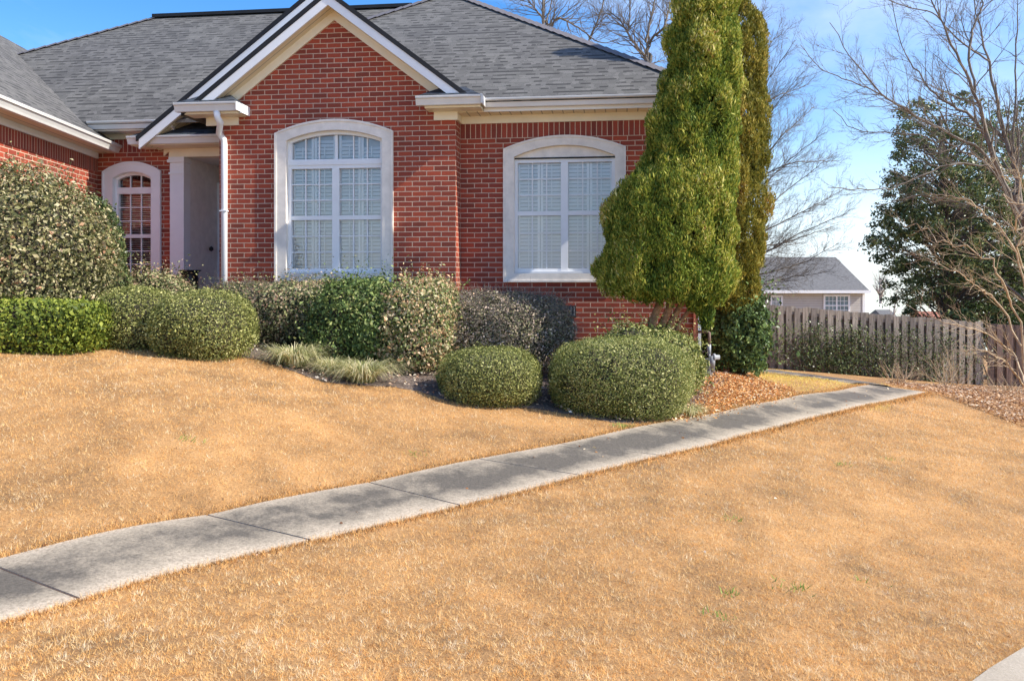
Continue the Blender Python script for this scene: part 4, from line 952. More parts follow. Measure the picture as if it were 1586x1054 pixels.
# liriope clumps
def clump(px, py, Y, h, rad, n_, mat, label, name='grass_clump', cat='grass clump', group='grass clumps along the bed'):
    x = (px-CX)/F*Y; z = g1(x, Y); root = thing(name, (x, Y, z), label, cat, group)
    V = []; Fc = []; T = []
    for i in range(n_):
        an = rng.uniform(0, 2*np.pi); d = np.array([math.cos(an), math.sin(an), 0]); r0 = rad*.3*rng.random(); ln = h*rng.uniform(.7, 1.3); out = rad*rng.uniform(.25, 1.15)
        p = np.array([x, Y, z])+d*r0; s = np.array([-d[1], d[0], 0])*.0055; b = len(V)
        for k in range(5):
            t = k/4; q = p+d*out*t**1.2+np.array([0, 0, ln*(1.65*t-1.15*t*t*rng.uniform(.8, 1.3))]); w = s*(1-t*.85); V += [q-w, q+w]
        for k in range(4): Fc.append((b+2*k, b+2*k+1, b+2*k+3, b+2*k+2))
        T += [rng.random()]*10
    mesh_obj('blades', np.array(V), np.array(Fc), mat, root, abs_loc(root), tone=np.array(T)); return root
clump(455, 563, 9.3, .30, .42, 700, M['liriope'], 'faded grass clump nearest the pair of mounded shrubs')
clump(512, 578, 9.3, .22, .36, 420, M['liriope'], 'smallest faded grass clump between its two neighbours')
clump(562, 592, 9.1, .29, .46, 800, M['liriope'], 'widest pale striped grass clump at the lawn edge below the dark glossy shrub')
clump(1066, 618, 9.2, .17, .25, 320, M['liriope'], 'pale grass clump at the right foot of the largest dome shrub')
clump(680, 585, 9.5, .15, .07, 40, M['sprout'], 'bright green sprout left of the small ball shrub', 'green_sprout', 'sprout', None)
clump(150, 522, 9.0, .10, .13, 90, M['liriope'], 'tiny faded grass clump between the bright hedge and the mounded shrubs')

# ------------------------------------------------------------------ arborvitae
CG = 'arborvitae at the house corner'
def cedar(name, label, Y, prof, mat, nclump, per, zb, yoff=0, depk=.8, trunkpts=None, size=.14, dmax=9):
    prof = sorted(prof); ys = np.array([p[0] for p in prof], float); Ls = np.array([p[1] for p in prof], float); Rs = np.array([p[2] for p in prof], float)
    cxb = ((Ls[-1]+Rs[-1])/2-CX)/F*Y
    root = thing(name, (trunkpts[0][0][0] if trunkpts else cxb, Y, zb), label, 'tree', CG)
    A = (Rs-Ls); cum = np.r_[0, np.cumsum((A[1:]+A[:-1])/2*np.diff(ys))]; cum /= cum[-1]
    Ps = []; Ns = []; Tn = []; Rr = []; nb_ = int(480*(ys[-1]-ys[0])/700); BA = rng.uniform(0, 2*np.pi, nb_); BZ = (HY-rng.uniform(ys[0], ys[-1], nb_))/F*Y; BAmp = rng.uniform(-.15, .11, nb_)
    for i in range(nclump):
        py = np.interp(rng.random(), cum, ys); l = np.interp(py, ys, Ls); r = np.interp(py, ys, Rs)
        an = rng.uniform(0, 2*np.pi); hw = (r-l)/2/F*Y; cx = ((l+r)/2-CX)/F*Y; z = (HY-py)/F*Y
        sz = size*rng.uniform(.4, 1.1); dep = min(hw*depk, dmax)
        da = (an-BA+np.pi) % (2*np.pi)-np.pi; g_ = np.exp(-((da*max(hw, .15))**2+(z-BZ)**2*.6)/(2*.075**2)); fld = float((g_*BAmp).sum())
        q = max(.15, 1-sz*.6/max(hw, .05)+(np.clip(fld, -.20, .08)+rng.random()**3*.05)/max(hw, .12))
        c = np.array([cx+math.cos(an)*hw*q, Y+yoff+math.sin(an)*dep*q, z]); out = np.array([math.cos(an), math.sin(an)*.9, .35])
        d = unit(rng.normal(size=(per, 3))+out*.55); rad = sz*np.array([.85, .85, 1.35])
        P = c+d*rad*(.55+.45*rng.random((per, 1))**.5); Ps.append(P); Ns.append(unit(d+rng.normal(size=(per, 3))*.45))
        Tn.append(np.clip(rng.random(per)*.5+rng.random()*.3+.12+fld*1.6, 0, 1)); Rr.append(np.full(per, sz))
    P = np.concatenate(Ps); nr = np.concatenate(Ns); T = np.concatenate(Tn)
    up = unit(nr*.8+np.array([0, 0, 1.1])+rng.normal(size=P.shape)*.35); side = unit(np.cross(up, rng.normal(size=P.shape)))
    Lh = .046*np.clip(rng.lognormal(-.05, .35, len(P)), .4, 2.0); V, Fc, TT = leaves(P, side*.6+nr*.5, Lh, Lh*.27, T, up=up, fold=.2)
    mesh_obj('crown', V, Fc, mat, root, abs_loc(root), tone=TT)
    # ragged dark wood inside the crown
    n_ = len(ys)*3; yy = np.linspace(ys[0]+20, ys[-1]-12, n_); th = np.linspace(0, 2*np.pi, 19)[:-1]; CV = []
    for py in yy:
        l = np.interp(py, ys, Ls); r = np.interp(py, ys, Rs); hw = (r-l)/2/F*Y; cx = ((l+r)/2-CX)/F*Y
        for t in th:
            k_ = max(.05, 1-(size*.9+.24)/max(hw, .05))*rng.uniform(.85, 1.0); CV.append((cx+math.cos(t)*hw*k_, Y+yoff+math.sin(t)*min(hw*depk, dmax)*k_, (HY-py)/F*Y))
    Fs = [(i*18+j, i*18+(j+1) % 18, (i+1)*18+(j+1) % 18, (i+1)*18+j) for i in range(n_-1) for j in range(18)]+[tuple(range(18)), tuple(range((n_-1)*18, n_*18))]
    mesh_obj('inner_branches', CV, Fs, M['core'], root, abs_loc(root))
    if trunkpts:
        for tp in trunkpts:
            m = MB(); pts = [p for p in tp[:-1]]; rad = tp[-1]
            m.tube(pts, np.linspace(rad, rad*.6, len(pts)), 9); m.build('trunk', M['bark_cedar'], root, smooth=True)
    return root
Y1 = 10.25
def tp(px, py, Y): return at(px, py, Y)
gzt = g1((1040-CX)/F*Y1, Y1)
gb = lambda px, Y: np.array([(px-CX)/F*Y, Y, g1((px-CX)/F*Y, Y)-.05])
T1 = [[gb(1020, Y1), tp(1010, 500, Y1-.05), tp(1022, 470, Y1), tp(1028, 430, Y1), .065],
      [gb(1028, Y1), tp(1024, 505, Y1), tp(1040, 470, Y1), tp(1052, 425, Y1+.05), .06],
      [gb(1034, Y1), tp(1036, 505, Y1+.02), tp(1056, 470, Y1+.02), tp(1078, 430, Y1), .05],
      [gb(1040, Y1), tp(1048, 505, Y1+.05), tp(1072, 475, Y1+.08), tp(1098, 440, Y1+.05), .035]]
prof1 = [(-190,1092,1112),(-120,1080,1128),(-60,1068,1138),(0,1056,1142),(60,1040,1144),(126,1026,1142),(178,1010,1140),(251,996,1138),(270,988,1137),(280,974,1137),(291,958,1136),(331,945,1136),(390,937,1135),(423,931,1133),(446,939,1128),(454,964,1125),(460,996,1122),(463,1056,1119),(484,1074,1112),(498,1085,1104)]
cedar('arborvitae', 'broad green arborvitae with bare fanned trunks in front of the house corner', Y1, prof1, M['cedar'], 6200, 56, gzt, depk=.62, trunkpts=T1, size=.105, dmax=.55)
Y2 = 12.1
prof2 = [(-150,1110,1130),(-60,1092,1150),(0,1088,1168),(50,1086,1178),(106,1084,1188),(200,1082,1190),(280,1080,1187),(370,1082,1181),(423,1086,1174),(460,1094,1163),(485,1104,1150),(500,1110,1138)]
T2 = [[gb(1122, Y2), tp(1124, 520, Y2), tp(1128, 460, Y2), tp(1130, 380, Y2), .07]]
cedar('arborvitae', 'narrow olive brown arborvitae behind the broad one, nearer the fence', Y2, prof2, M['cedar_brown'], 3400, 52, g1(3.1, Y2), depk=.9, trunkpts=T2, size=.12)

# ------------------------------------------------------------------ gas meter
gx = hp(1100, 580, .25); mY = 11.25; ox = (1098-CX)/F*mY; gm_z = g1(ox, mY)
gm = thing('gas_meter', (ox, mY, gm_z), 'grey gas meter with regulator and rusty riser pipe at the house corner', 'gas meter')
sc_ = mY/F
def mp(px, py, dy=0): return ((px-CX)*sc_*(1+dy/mY), mY+dy, (HY-py)*sc_*(1+dy/mY))
m = MB(); m.tube([mp(1082,513.5,.1), mp(1096,513.5,.02), mp(1098.5,515,0), mp(1099,534,0)], .019, 8); m.tube([mp(1086,580,.05), mp(1086,546,.05), mp(1092,543,.03)], .014, 8); m.build('pipe', M['rustmetal'], gm, smooth=True)
m = MB(); m.tube([mp(1098.2,533,0), mp(1098.2,550,0)], .026, 10); m.tube([mp(1099,548,-.06), mp(1099,586,-.06)], .012, 8); m.tube([mp(1097,557,-.06), mp(1104,560,-.06), mp(1105,576,-.04)], .02, 8); m.build('pipe', M['greymetal'], gm, smooth=True)
m = MB(); cx_, cy_, cz_ = mp(1096, 566, .04); m.lathe([(0, -.135), (.055, -.13), (.075, -.08), (.08, 0), (.075, .06), (.055, .09), (0, .10)], (cx_, cy_, cz_), 18); m.build('meter_body', M['greymetal'], gm, smooth=True)
m = MB(); a_ = np.array(mp(1104, 553, -.05)); m.tube([a_, a_+np.array([.03, 0, 0]), a_+np.array([.031, 0, 0]), a_+np.array([.09, 0, 0])], [.05, .05, .032, .032], 14); m.tube([a_+np.array([-.01, 0, .02]), a_+np.array([-.01, 0, -.13])], [.045, .038], 12); m.build('regulator', M['greymetal'], gm, smooth=True)
# rock at the end of the shrub
p = pg(1160, 574); m = MB(); pts = []
import bmesh
bm = bmesh.new(); bmesh.ops.create_icosphere(bm, subdivisions=3, radius=.1)
for v in bm.verts: v.co = Vector((v.co.x*1.4, v.co.y, v.co.z*.75))*(1+.18*math.sin(v.co.x*31+2)*math.cos(v.co.z*27)+.1*math.sin(v.co.y*44))
me = bpy.data.meshes.new('rock'); bm.to_mesh(me); bm.free(); me.materials.append(M['stone_rock']); ro = bpy.data.objects.new('rock', me); COL.objects.link(ro); ro.location = (p[0], p[1], p[2]+.06)
tag(ro, 'small pinkish rock at the edge of the bed by the fence', 'rock')

# ------------------------------------------------------------------ fence
def fence(name, label, P0, P1, pitch, bw, h0, h1, mat, posts, seed=1, zf0=None, zf1=None):
    P0 = np.array(P0); P1 = np.array(P1); d = P1[:2]-P0[:2]; Ln = np.linalg.norm(d); d = d/Ln; nn = np.array([d[1], -d[0]])   # nn towards the camera
    if nn[1] > 0: nn = -nn
    rg = np.random.default_rng(seed); root = thing(name, tuple(P0), label, 'fence')
    def bx(m, s0, s1, o0, o1, za0, za1, zb0, zb1, dog=0):
        V = []
        for s, (z0, z1) in ((s0, (za0, za1)), (s1, (zb0, zb1))):
            for o_ in (o0, o1):
                q = P0[:2]+d*s+nn*o_; V += [(q[0], q[1], z0), (q[0], q[1], z1)]
        m.add(V, [(0,4,6,2),(1,3,7,5),(0,1,5,4),(2,6,7,3),(0,2,3,1),(4,5,7,6)])
    f = MB(); b = MB(); tf = []; tb = []; n = int(Ln/pitch)
    for i in range(n):
        s = i*pitch; t = s/Ln; zb = P0[2]+(P1[2]-P0[2])*t; zt = zb+h0+(h1-h0)*t+rg.normal()*.012; bot = zb-.15
        bx(f, s, s+bw*rg.uniform(.93, 1.02), .025, .045, bot, zt, bot, zt+rg.normal()*.004); tf += [rg.random()]*8
        s += pitch/2; zt2 = zt+rg.normal()*.012-.01; bx(b, s, s+bw, -.06, -.04, bot, zt2, bot, zt2); tb += [rg.random()]*8
    f.build('front_boards', mat, root, tone=tf); b.build('back_boards', mat, root, tone=tb)
    for fr_ in (.12, .5, .9):
        m = MB(); bx(m, 0, Ln, -.0395, .0245, P0[2]+h0*fr_-.04, P0[2]+h0*fr_+.045, P1[2]+h1*fr_-.04, P1[2]+h1*fr_+.045); m.build('rail', mat, root, tone=[.35]*8)
    return root, bx, P0, P1, Ln
YF = 22.0
def fz(px, py, Y): return tuple(at(px, py, Y))
fence('wood_fence', 'weathered grey shadowbox wood fence with dark climbing vines', fz(1178, 571, YF), fz(1528, 597, YF+.3), .222, .15, 1.70, 1.66, M['fencewood'], 6)
fence('wood_fence', 'section of the fence at the right edge, sunlight painted into its warm brown', fz(1529, 598, YF+.25), fz(1900, 622, YF-1.5), .222, .15, 1.66, 1.7, M['fencesunlit'], 3, seed=5)
m = MB(); q0 = at(1173, 571, YF+.02); m.box(q0[0]-.08, q0[0]+.07, q0[1]-.05, q0[1]+.06, q0[2]-.1, q0[2]+1.72)
gp_ = m.build('gate_post', M['fencered'], None, tone=[.5]*8); tag(gp_, 'red brown wooden post at the left end of the fence', 'post')
# gate panel hidden behind the shrub side, continuing left
fence('yard_gate', 'dark plank gate beside the red brown post, mostly behind the glossy shrub', fz(1080, 563, YF), fz(1167, 569, YF), .2, .15, 1.70, 1.70, M['fencered'], 2, seed=8)
# vines on the fence: stems and dark leaves
def vine(label, px0, px1, ytop, n_stem, nleaf, seed):
    rg = np.random.default_rng(seed); x0 = (px0-CX)/F*YF; x1 = (px1-CX)/F*YF; root = thing('fence_vine', ((x0+x1)/2, YF-.15, g1((x0+x1)/2, YF)), label, 'vine', 'vines climbing the fence')
    segs = []; pts = []
    for i in range(n_stem):
        x = rg.uniform(x0, x1); p = np.array([x, YF-.12, -2.2-(x-6.5)*.085]); d = np.array([rg.normal()*.5, 0, 1.])
        for k in range(14):
            q = p+unit(d)*.10; q[1] = YF-.12-rg.random()*.10; segs.append((p, q, .007, .006)); p = q; d = d+np.array([rg.normal()*.35, 0, rg.normal()*.15]); pts.append(p)
            if p[2] > (HY-ytop)/F*YF+rg.normal()*.1: break
    seg_mesh('stems', segs, M['bark_twig'], root)
    pts = np.array(pts); c = pts[rg.integers(0, len(pts), nleaf)]; P = c+rg.normal(size=c.shape)*np.array([.12, .05, .12]); P[:, 1] = np.minimum(P[:, 1], YF-.07)
    nr = unit(rg.normal(size=P.shape)+np.array([0, -1.2, .6])); L_ = .055*rg.uniform(.5, 1.3, len(P)); V, Fc, T = leaves(P, nr, L_, L_*.6, rng.random(len(P))*.8, fold=.2)
    mesh_obj('leaves', V, Fc, M['magnolia'], root, abs_loc(root), tone=T)
vine('dense dark vine climbing the left half of the fence', 1235, 1345, 510, 60, 5500, 3)
vine('sparse dark vine climbing the middle of the fence', 1345, 1455, 498, 40, 3200, 4)
vine('thin vine on the fence boards near the section painted sunlit', 1455, 1520, 515, 10, 350, 6)

# ------------------------------------------------------------------ bare branch generator
def grow(segs, p, d, length, r0, level, rg, spread=.6, up=.08, kids=6, steps=7, wig=.16, minlen=.12, kscale=.5):
    st = length/steps; r = r0; d = np.array(d, float)
    for i in range(steps):
        d = unit(d+rg.normal(size=3)*wig+np.array([0, 0, up])); q = p+d*st; r2 = r0*(1-.75*(i+1)/steps)
        segs.append((p, q, r, r2)); p = q; r = r2
        if level > 0 and i > 0:
            for _ in range(kids//steps+(rg.random() < (kids % steps)/steps)):
                a = unit(np.cross(d, rg.normal(size=3))); nd = unit(d*math.cos(spread)+a*math.sin(spread)*rg.uniform(.6, 1.3))
                nl = length*kscale*rg.uniform(.6, 1.2)*(1-.45*i/steps)
                if nl > minlen: grow(segs, p.copy(), nd, nl, max(r*.55, .0025), level-1, rg, spread, up, kids, steps, wig, minlen, kscale)
def limb(segs, pts, r0, r1, rg, kids, klen, level, spread=.8, up=.06, wig=.14, start=.15, kk=6, rmin=.003, bias=(0, 0, 0)):
    P = resamp(np.array(pts), 26); d0 = np.linalg.norm(P[1]-P[0])
    for it in range(3): P[1:-1] = .25*P[:-2]+.5*P[1:-1]+.25*P[2:]
    P[1:-1] += rg.normal(size=P[1:-1].shape)*d0*.06; n = len(P)
    for i in range(n-1): segs.append((P[i], P[i+1], r0+(r1-r0)*i/n, r0+(r1-r0)*(i+1)/n))
    for _ in range(kids):
        t = rg.uniform(start, 1); i = min(int(t*(n-1)), n-2); d = unit(P[i+1]-P[i]); a = unit(np.cross(d, rg.normal(size=3)))
        nd = unit(d*math.cos(spread)+a*math.sin(spread)+np.array(bias)); r = (r0+(r1-r0)*t)*.45
        grow(segs, P[i].copy(), nd, klen*rg.uniform(.4, 1.15)*(1.15-.6*t), max(r, rmin), level, rg, .65, up, kk, 6, wig, .1, .5)
def tree_obj(name, label, base, segs, mat, twigs=None, cat='tree', group=None):
    root = thing(name, tuple(base), label, cat, group)
    th_ = max(.015, .55*max(s[2] for s in segs)); thick = [s for s in segs if s[2] > th_]; thin = [s for s in segs if s[2] <= th_]
    if thick: seg_mesh('trunk', thick, mat, root, 7)
    if thin: seg_mesh('crown', thin, twigs or mat, root, 4)
    return root
# big bare tree, right edge
rg = np.random.default_rng(11); YA = 16.5; sg = []
A = lambda L_, dy=0: [at(x, y, YA+dy+(i*.12 if dy >= 0 else -i*.15)) for i, (x, y) in enumerate(L_)]
bA = np.array([(1640-CX)/F*YA, YA, g1((1640-CX)/F*YA, YA)])
sg_tr = [bA, at(1632, 520, YA), at(1600, 380, YA), at(1570, 300, YA)]
limb(sg, sg_tr, .13, .08, rg, 6, 1.2, 2)
for L_, dy, r0, kd, kl in [([(1585,340),(1567,235),(1555,212),(1532,95),(1513,38),(1505,-60)], .3, .062, 20, 1.5),
    ([(1580,340),(1545,262),(1510,144),(1479,76),(1441,0),(1415,-60)], -.3, .055, 22, 1.6),
    ([(1545,262),(1513,186),(1449,148),(1403,87),(1388,60),(1378,-20)], .5, .038, 22, 1.4),
    ([(1575,330),(1530,235),(1422,182),(1362,144),(1312,83),(1285,35)], -.5, .036, 24, 1.3),
    ([(1422,182),(1362,144),(1310,122),(1271,110),(1240,70)], .2, .018, 16, 1.0),
    ([(1590,350),(1567,243),(1574,152),(1574,57),(1578,-20)], .8, .045, 16, 1.5),
    ([(1585,360),(1544,258),(1470,250),(1388,292),(1340,294),(1282,290)], -.8, .022, 24, .9),
    ([(1575,320),(1529,247),(1450,215),(1388,206),(1320,205),(1290,170)], .4, .022, 24, 1.0),
    ([(1600,380),(1530,320),(1480,312),(1420,300),(1360,320)], 1.0, .018, 18, .9),
    ([(1600,360),(1610,200),(1600,60),(1590,-50)], 1.0, .055, 16, 1.5),
    ([(1510,144),(1500,70),(1520,10),(1540,-60)], .1, .03, 14, 1.2),
    ([(1532,95),(1480,60),(1450,20),(1400,10),(1350,-10)], .6, .02, 16, 1.1)]:
    limb(sg, A(L_, dy), r0, .006, rg, int(kd*1.4), kl, 2, spread=.75, rmin=.004, kk=8, bias=(-.12, 0, .05))
tree_obj('bare_tree', 'large bare tree with dark multiple limbs reaching left across the sky at the right edge', bA, sg, M['bark'], M['bark_twig'])
# pale straw coloured crape myrtle twigs in front of the evergreen
rg = np.random.default_rng(12); YB = 15.6; sg = []
bB = np.array([(1590-CX)/F*YB, YB, g1((1590-CX)/F*YB, YB)])
for L_ in ([(1592,600),(1580,520),(1540,460),(1480,420),(1410,390)], [(1594,600),(1575,480),(1530,400),(1470,380),(1400,340)], [(1596,600),(1590,450),(1560,360),(1500,310),(1440,300)],
           [(1600,600),(1590,420),(1580,320),(1540,260),(1500,240)], [(1590,600),(1570,545),(1520,510),(1460,500),(1400,470)], [(1600,590),(1600,400),(1590,300),(1570,250)], [(1588,600),(1560,560),(1520,540),(1480,545)]):
    limb(sg, [at(x, y, YB+rg.normal()*.3+i*.1*rg.choice([-1, 1])) for i, (x, y) in enumerate(L_)], .020, .004, rg, 26, .85, 2, spread=.6, rmin=.0035, kk=5, wig=.13, up=.03, bias=(-.2, 0, .05))
tree_obj('pale_shrub_tree', 'pale straw coloured bare shrub with arching twigs at the right edge', bB, sg, M['straw_twig'])
# fine branched tree behind the arborvitae
rg = np.random.default_rng(13); YC = 30.0; sg = []
bC = np.array([(1105-CX)/F*YC, YC, -3.2]); limb(sg, [bC, at(1106, 300, YC), at(1112, 120, YC), at(1125, 20, YC)], .22, .03, rg, 10, 1.6, 2, rmin=.009)
for y0, pts in [(430, [(1180,425),(1250,405),(1300,375)]), (420, [(1180,395),(1240,360),(1312,330)]), (400, [(1170,365),(1240,330),(1312,290)]), (380, [(1170,335),(1225,290),(1290,240)]),
                (350, [(1170,300),(1220,250),(1278,205)]), (320, [(1165,270),(1205,215),(1262,165)]), (290, [(1160,235),(1195,170),(1245,110)]), (255, [(1155,200),(1185,130),(1232,62)]),
                (215, [(1150,160),(1175,100),(1205,50)]), (180, [(1140,110),(1160,60),(1180,20)]), (445, [(1180,440),(1230,428),(1290,420)]), (390, [(1160,385),(1220,375),(1290,350)]),(240,[(1150,190),(1200,150),(1255,130)]),(310,[(1160,280),(1230,250),(1300,250)]),
                (300, [(1060,220),(1030,160),(1010,120)]), (260, [(1070,180),(1040,110),(1020,60)]), (200, [(1080,120),(1060,60),(1050,0)])]:
    limb(sg, [at(1108, y0, YC)]+[at(x, y, YC+rg.normal()*.6) for x, y in pts], .034, .006, rg, 44, 1.5, 2, spread=.5, rmin=.0058, kk=9, wig=.10, up=.05)
tree_obj('bare_tree', 'fine twigged bare tree spreading behind the arborvitae pair', bC, sg, M['bark_twig'])
# sycamores behind the roof
for sd, label, base_px, limbs in ((21, 'pale trunked sycamore behind the roof, left of its twin', 848, [[(846,160),(845,32),(854,10),(862,-60)], [(843,80),(841,30),(842,0),(830,-50)], [(846,60),(862,24),(900,45),(930,70),(960,60)], [(907,75),(926,32),(936,0),(942,-40)], [(850,40),(830,15),(800,-20)]]),
                 (22, 'pale trunked sycamore behind the roof next to the arborvitae', 1008, [[(1010,180),(1008,98),(1000,66),(1029,42),(1056,29),(1090,10)], [(1006,120),(1003,92),(981,66),(971,53),(976,26),(975,-30)], [(1000,66),(1010,20),(1022,-40)], [(981,66),(960,30),(940,15)], [(1029,42),(1040,0),(1060,-40)]])):
    rg = np.random.default_rng(sd); YD = 30.; sg = []; b_ = np.array([(base_px-CX)/F*YD, YD, -3.]); limb(sg, [b_, at(base_px, 300, YD), at(limbs[0][0][0], limbs[0][0][1], YD)], .2, .14, rg, 2, 1, 1)
    for i, L_ in enumerate(limbs): limb(sg, [at(x, y, YD+rg.normal()*.4) for x, y in L_], .08 if i < 2 else .045, .010, rg, 30, 1.6, 2, spread=.8, rmin=.006, kk=8, up=.05)
    tree_obj('sycamore_tree', label, b_, sg, M['bark_pale'], M['bark_twig'])
# small far tree beside the neighbour's house
rg = np.random.default_rng(31); sg = []; YE = 60.; b_ = np.array([(1364-CX)/F*YE, YE, -4.])
limb(sg, [b_, at(1364, 470, YE), at(1362, 425, YE)], .12, .02, rg, 26, 1.5, 2, spread=.5, rmin=.016)
limb(sg, [b_+np.array([.8, 0, 0]), at(1385, 480, YE), at(1390, 445, YE)], .1, .02, rg, 14, 1.3, 2, spread=.5, rmin=.016)
tree_obj('bare_tree', 'small distant bare tree right of the neighbour house', b_, sg, M['bark_pale'])
# twig shrubs at the foot of the fence
for i, (px, py, w_, lab) in enumerate(((1392, 600, 38, 'low bare straw coloured twig bush at the fence, left of the pair'), (1470, 606, 60, 'wider bare straw coloured twig bush at the fence, right of the pair'), (1560, 612, 34, 'orange stemmed twig bush by the fence section painted sunlit'))):
    rg = np.random.default_rng(40+i); Yq = 18.5; b_ = np.array([(px-CX)/F*Yq, Yq, g1((px-CX)/F*Yq, Yq)]); sg = []
    for _ in range(26):
        d = unit(np.array([rg.normal()*.9, rg.normal()*.5, .75])); grow(sg, b_+np.array([rg.normal()*.15, rg.normal()*.1, 0]), d, w_/F*Yq*rg.uniform(.5, 1.1), .009, 1, rg, .5, .03, 5, 6, .12, .1, .6)
    tree_obj('twig_bush', lab, b_, sg, M['straw_twig'], cat='bush')
# evergreen behind the fence
def evergreen(name, label, Y, prof, n_clump, per, leaf, csize, mat, rad_dep=1.6, seed=3, trunk_px=None):
    rg = np.random.default_rng(seed); ys = np.array([p[0] for p in prof], float); Ls = np.array([p[1] for p in prof], float); Rs = np.array([p[2] for p in prof], float)
    tx = ((trunk_px or (Ls[-1]+Rs[-1])/2)-CX)/F*Y; b_ = np.array([tx, Y, -3.3]); root = thing(name, tuple(b_), label, 'tree')
    tk = []; sg = []; limb(tk, [b_, np.array([tx, Y, -1.]), at((Ls[1]+Rs[1])/2, ys[0]+30, Y)], .16, .03, rg, 0, 1, 1)
    A_ = Rs-Ls; cum = np.r_[0, np.cumsum((A_[1:]+A_[:-1])/2*np.diff(ys))]; cum /= cum[-1]; P = []; Nn = []; T = []
    for i in range(n_clump):
        py = np.interp(rg.random(), cum, ys); l = np.interp(py, ys, Ls); r = np.interp(py, ys, Rs); hw = (r-l)/2/F*Y; an = rg.uniform(0, 2*np.pi); q = rg.random()**.45
        c = np.array([((l+r)/2-CX)/F*Y+math.cos(an)*hw*q, Y+math.sin(an)*rad_dep*q, (HY-py)/F*Y])
        if rg.random() < .5:
            t0 = np.array([tx, Y, c[2]-.5-rg.random()]); sg.append((t0, (t0+c)/2+np.array([0, 0, .15]), .03, .018)); sg.append(((t0+c)/2+np.array([0, 0, .15]), c, .018, .006))
        s = csize*rg.uniform(.5, 1.3); d = unit(rg.normal(size=(per, 3))); P.append(c+d*s*np.array([1, 1, .65])*rg.random((per, 1))**.5); Nn.append(unit(d*.6+np.array([0, 0, .7])+rg.normal(size=(per, 3))*.6)); T.append(np.clip(rg.random(per)*.7+rg.random()*.3, 0, 1))
    P = np.concatenate(P); Nn = np.concatenate(Nn); T = np.concatenate(T); L_ = leaf*rg.uniform(.6, 1.3, len(P)); V, Fc, TT = leaves(P, Nn, L_, L_*.45, T, fold=.2)
    mesh_obj('crown', V, Fc, mat, root, abs_loc(root), tone=TT); seg_mesh('trunk', tk, M['bark'], root, 6); seg_mesh('branches', sg, M['bark'], root, 5)
evergreen('evergreen_tree', 'dark leafy evergreen tree behind the fence and the bare limbs', 24.5, [(150,1425,1450),(200,1412,1500),(260,1392,1560),(330,1362,1610),(380,1352,1650),(440,1378,1660),(490,1390,1670),(510,1400,1680)], 760, 66, .12, .34, M['magnolia'], 2.4, 3, 1465)
evergreen('evergreen_tree', 'taller evergreen crown at the right edge behind the large bare tree', 27., [(165,1530,1570),(230,1500,1640),(330,1490,1720),(460,1480,1760),(505,1480,1760)], 420, 55, .14, .45, M['green'], 2.2, 4, 1600)
evergreen('green_bush', 'mid green bush showing over the fence below the evergreen', 23.4, [(470,1500,1540),(490,1480,1600),(540,1475,1610)], 70, 50, .09, .25, M['green'], .6, 5, 1540)

# ------------------------------------------------------------------ neighbour house
nY = 46.; nb = thing('neighbour_house', ((1230-CX)/F*nY, nY, -4.2), 'pale beige sided house with grey gable roof beyond the fence', 'house')
M['siding'] = vinyl_mat('beige vinyl siding', (.50, .475, .44), .13, 1)
M['farshingle'] = plain('distant grey shingles', (.145, .14, .135), .9, .25, 8)
xr = (1339-CX)/F*nY; xl = (1030-CX)/F*nY; ez = (HY-451)/F*nY
m = MB(); m.box(xl, xr, nY, nY+9, -5, ez); m.build('wall', M['siding'], nb)
rz = (HY-398)/F*(nY+4.5); xrr = (1347-CX)/F*(nY-.3)
m = MB(); m.prism([(xl-.3, nY-.35, ez+.02), (xl-.3, nY+4.5, rz), (xl-.3, nY+9.35, ez+.02)], (xrr-xl+.3, 0, 0)); m.build('roof', M['farshingle'], nb)
m = MB(); m.box(xl-.3, xrr+.02, nY-.42, nY-.352, ez-.10, ez+.06); m.build('gutter', M['white'], nb)
m = MB(); m.box(xr-.12, xr+.02, nY-.03, nY-.001, -5, ez-.11); m.build('corner_board', M['white'], nb)
M['farglass'] = plain('reflecting window glass', (.14, .20, .22), .08, .3, 3)
for x0, x1, y0, y1 in ((1275, 1316, 456, 488), (1193, 1212, 457, 478)):
    a = (x0-CX)/F*nY; b_ = (x1-CX)/F*nY; z1 = (HY-y0)/F*nY; z0 = z1-1.2; m = MB()
    m.box(a, a+.1, nY-.06, nY-.001, z0, z1); m.box(b_-.1, b_, nY-.06, nY-.001, z0, z1); m.box(a+.1, b_-.1, nY-.06, nY-.001, z1-.1, z1); m.box(a+.1, b_-.1, nY-.06, nY-.001, z0, z0+.1)
    m.box(a+.1, b_-.1, nY-.05, nY-.001, (z0+z1)/2-.03, (z0+z1)/2+.03)
    if b_-a > 1: m.box((a+b_)/2-.04, (a+b_)/2+.04, nY-.055, nY-.001, z0+.1, z1-.1)
    w_ = m.build('window', M['white'], nb)
    m = MB(); m.box(a+.1, b_-.1, nY-.02, nY-.0005, z0+.1, z1-.1); m.build('pane', M['farglass'], w_)
    m = MB()
    for k in range(1, 6): xx = a+.1+(b_-a-.2)*k/6; m.box(xx-.012, xx+.012, nY-.03, nY-.021, z0+.1, z1-.1)
    for k in (1, 3): zz_ = z0+.1+(z1-z0-.2)*k/4; m.box(a+.1, b_-.1, nY-.0305, nY-.0215, zz_-.012, zz_+.012)
    m.build('muntins', M['white'], w_)
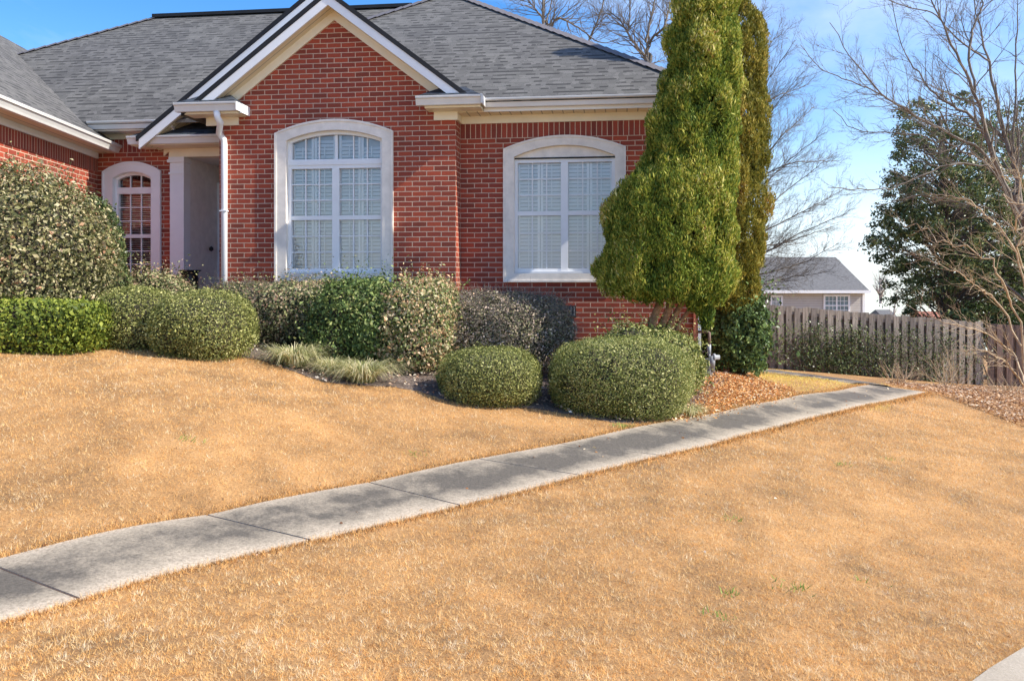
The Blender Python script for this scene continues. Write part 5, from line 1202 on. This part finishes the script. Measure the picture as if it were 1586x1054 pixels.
# distant rooftops over the fence
M['farred'] = plain('distant red roof', (.40, .15, .10), .9, .15); 
for px0, px1, yt, Yq, mt, lab in ((1445, 1490, 484, 70., 'farred', 'distant red roofed house over the fence'), (1378, 1402, 481, 75., 'farshingle', 'distant grey roofed house over the fence')):
    a = (px0-CX)/F*Yq; b_ = (px1-CX)/F*Yq; z1 = (HY-yt)/F*Yq; nh = thing('distant_house', ((a+b_)/2, Yq, -5.4), lab, 'house')
    m = MB(); m.box(a+.3, b_-.3, Yq+.3, Yq+6, -6, z1-1.2); m.build('wall', M['siding'], nh); m = MB(); m.prism([(a, Yq, z1-1.2), (a, Yq+3, z1), (a, Yq+6.3, z1-1.2)], (b_-a, 0, 0)); m.build('roof', M[mt], nh)

# ------------------------------------------------------------------ sky, sun, camera
SA, SE = R(16), R(40)                       # sun: from the right, slightly in front of the facade
sdir = Vector((math.cos(SA)*math.cos(SE), -math.sin(SA)*math.cos(SE), math.sin(SE)))
w = bpy.data.worlds.new('World'); scene.world = w; w.use_nodes = True; nt = w.node_tree; nt.nodes.clear()
out = nt.nodes.new('ShaderNodeOutputWorld'); bg = nt.nodes.new('ShaderNodeBackground'); nt.links.new(bg.outputs[0], out.inputs[0])
sky = nt.nodes.new('ShaderNodeTexSky'); sky.sky_type = 'NISHITA'; sky.sun_disc = False; sky.sun_elevation = SE; sky.sun_rotation = math.atan2(sdir.x, sdir.y)
sky.air_density = 1.0; sky.dust_density = .6; sky.ozone_density = 2.5
tc = nt.nodes.new('ShaderNodeTexCoord'); mp_ = nt.nodes.new('ShaderNodeMapping'); mp_.inputs['Scale'].default_value = (1, 1, 2.6); mp_.inputs['Location'].default_value = (.3, .2, .55)
nt.links.new(tc.outputs['Generated'], mp_.inputs[0]); n1 = noise(nt, 2.4, 7, .55, mp_.outputs[0]); n1.inputs['Distortion'].default_value = .4
sx = nt.nodes.new('ShaderNodeSeparateXYZ'); nt.links.new(tc.outputs['Generated'], sx.inputs[0])
hz = ramp(nt, [(0, (.30,)*3), (.10, (.15,)*3), (.28, (0.03,)*3)]); nt.links.new(sx.outputs[2], hz.inputs[0])
ad = nt.nodes.new('ShaderNodeMath'); ad.operation = 'ADD'; nt.links.new(n1.outputs[0], ad.inputs[0]); nt.links.new(hz.outputs[0], ad.inputs[1])
cr = ramp(nt, [(.50, (0,)*3), (.62, (.22,)*3), (.95, (.8,)*3)]); nt.links.new(ad.outputs[0], cr.inputs[0])
hs = nt.nodes.new('ShaderNodeHueSaturation'); hs.inputs['Saturation'].default_value = 1.38; hs.inputs['Hue'].default_value = .508; hs.inputs['Value'].default_value = .88; nt.links.new(sky.outputs[0], hs.inputs['Color'])
mxz = nt.nodes.new('ShaderNodeMath'); mxz.operation = 'MAXIMUM'; mxz.inputs[1].default_value = .02; nt.links.new(sx.outputs[2], mxz.inputs[0])
cb = nt.nodes.new('ShaderNodeCombineXYZ'); nt.links.new(sx.outputs[0], cb.inputs[0]); nt.links.new(sx.outputs[1], cb.inputs[1]); nt.links.new(mxz.outputs[0], cb.inputs[2]); nt.links.new(cb.outputs[0], sky.inputs['Vector'])
c = mix(nt, cr.outputs[0], hs.outputs[0], (3.9, 4.4, 5.3)); nt.links.new(c, bg.inputs[0]); bg.inputs[1].default_value = .15
sl = bpy.data.lights.new('sun', 'SUN'); sl.energy = 3.8; sl.angle = R(.6); sl.color = (1, .93, .82)
so = bpy.data.objects.new('sun', sl); COL.objects.link(so); so.rotation_euler = sdir.to_track_quat('Z', 'Y').to_euler(); so.location = (20, -5, 18)
cam = bpy.data.cameras.new('camera'); co = bpy.data.objects.new('camera', cam); COL.objects.link(co); co.location = (0, 0, 0); co.rotation_euler = (R(90), 0, 0)
cam.sensor_width = 36; cam.lens = 36*F/1586; cam.shift_y = (HY-527)/1586; cam.clip_end = 3000; cam.clip_start = .05
scene.camera = co
vs = scene.view_settings; vs.view_transform = 'Standard'; vs.look = 'None'; vs.gamma = 1; vs.exposure = .92
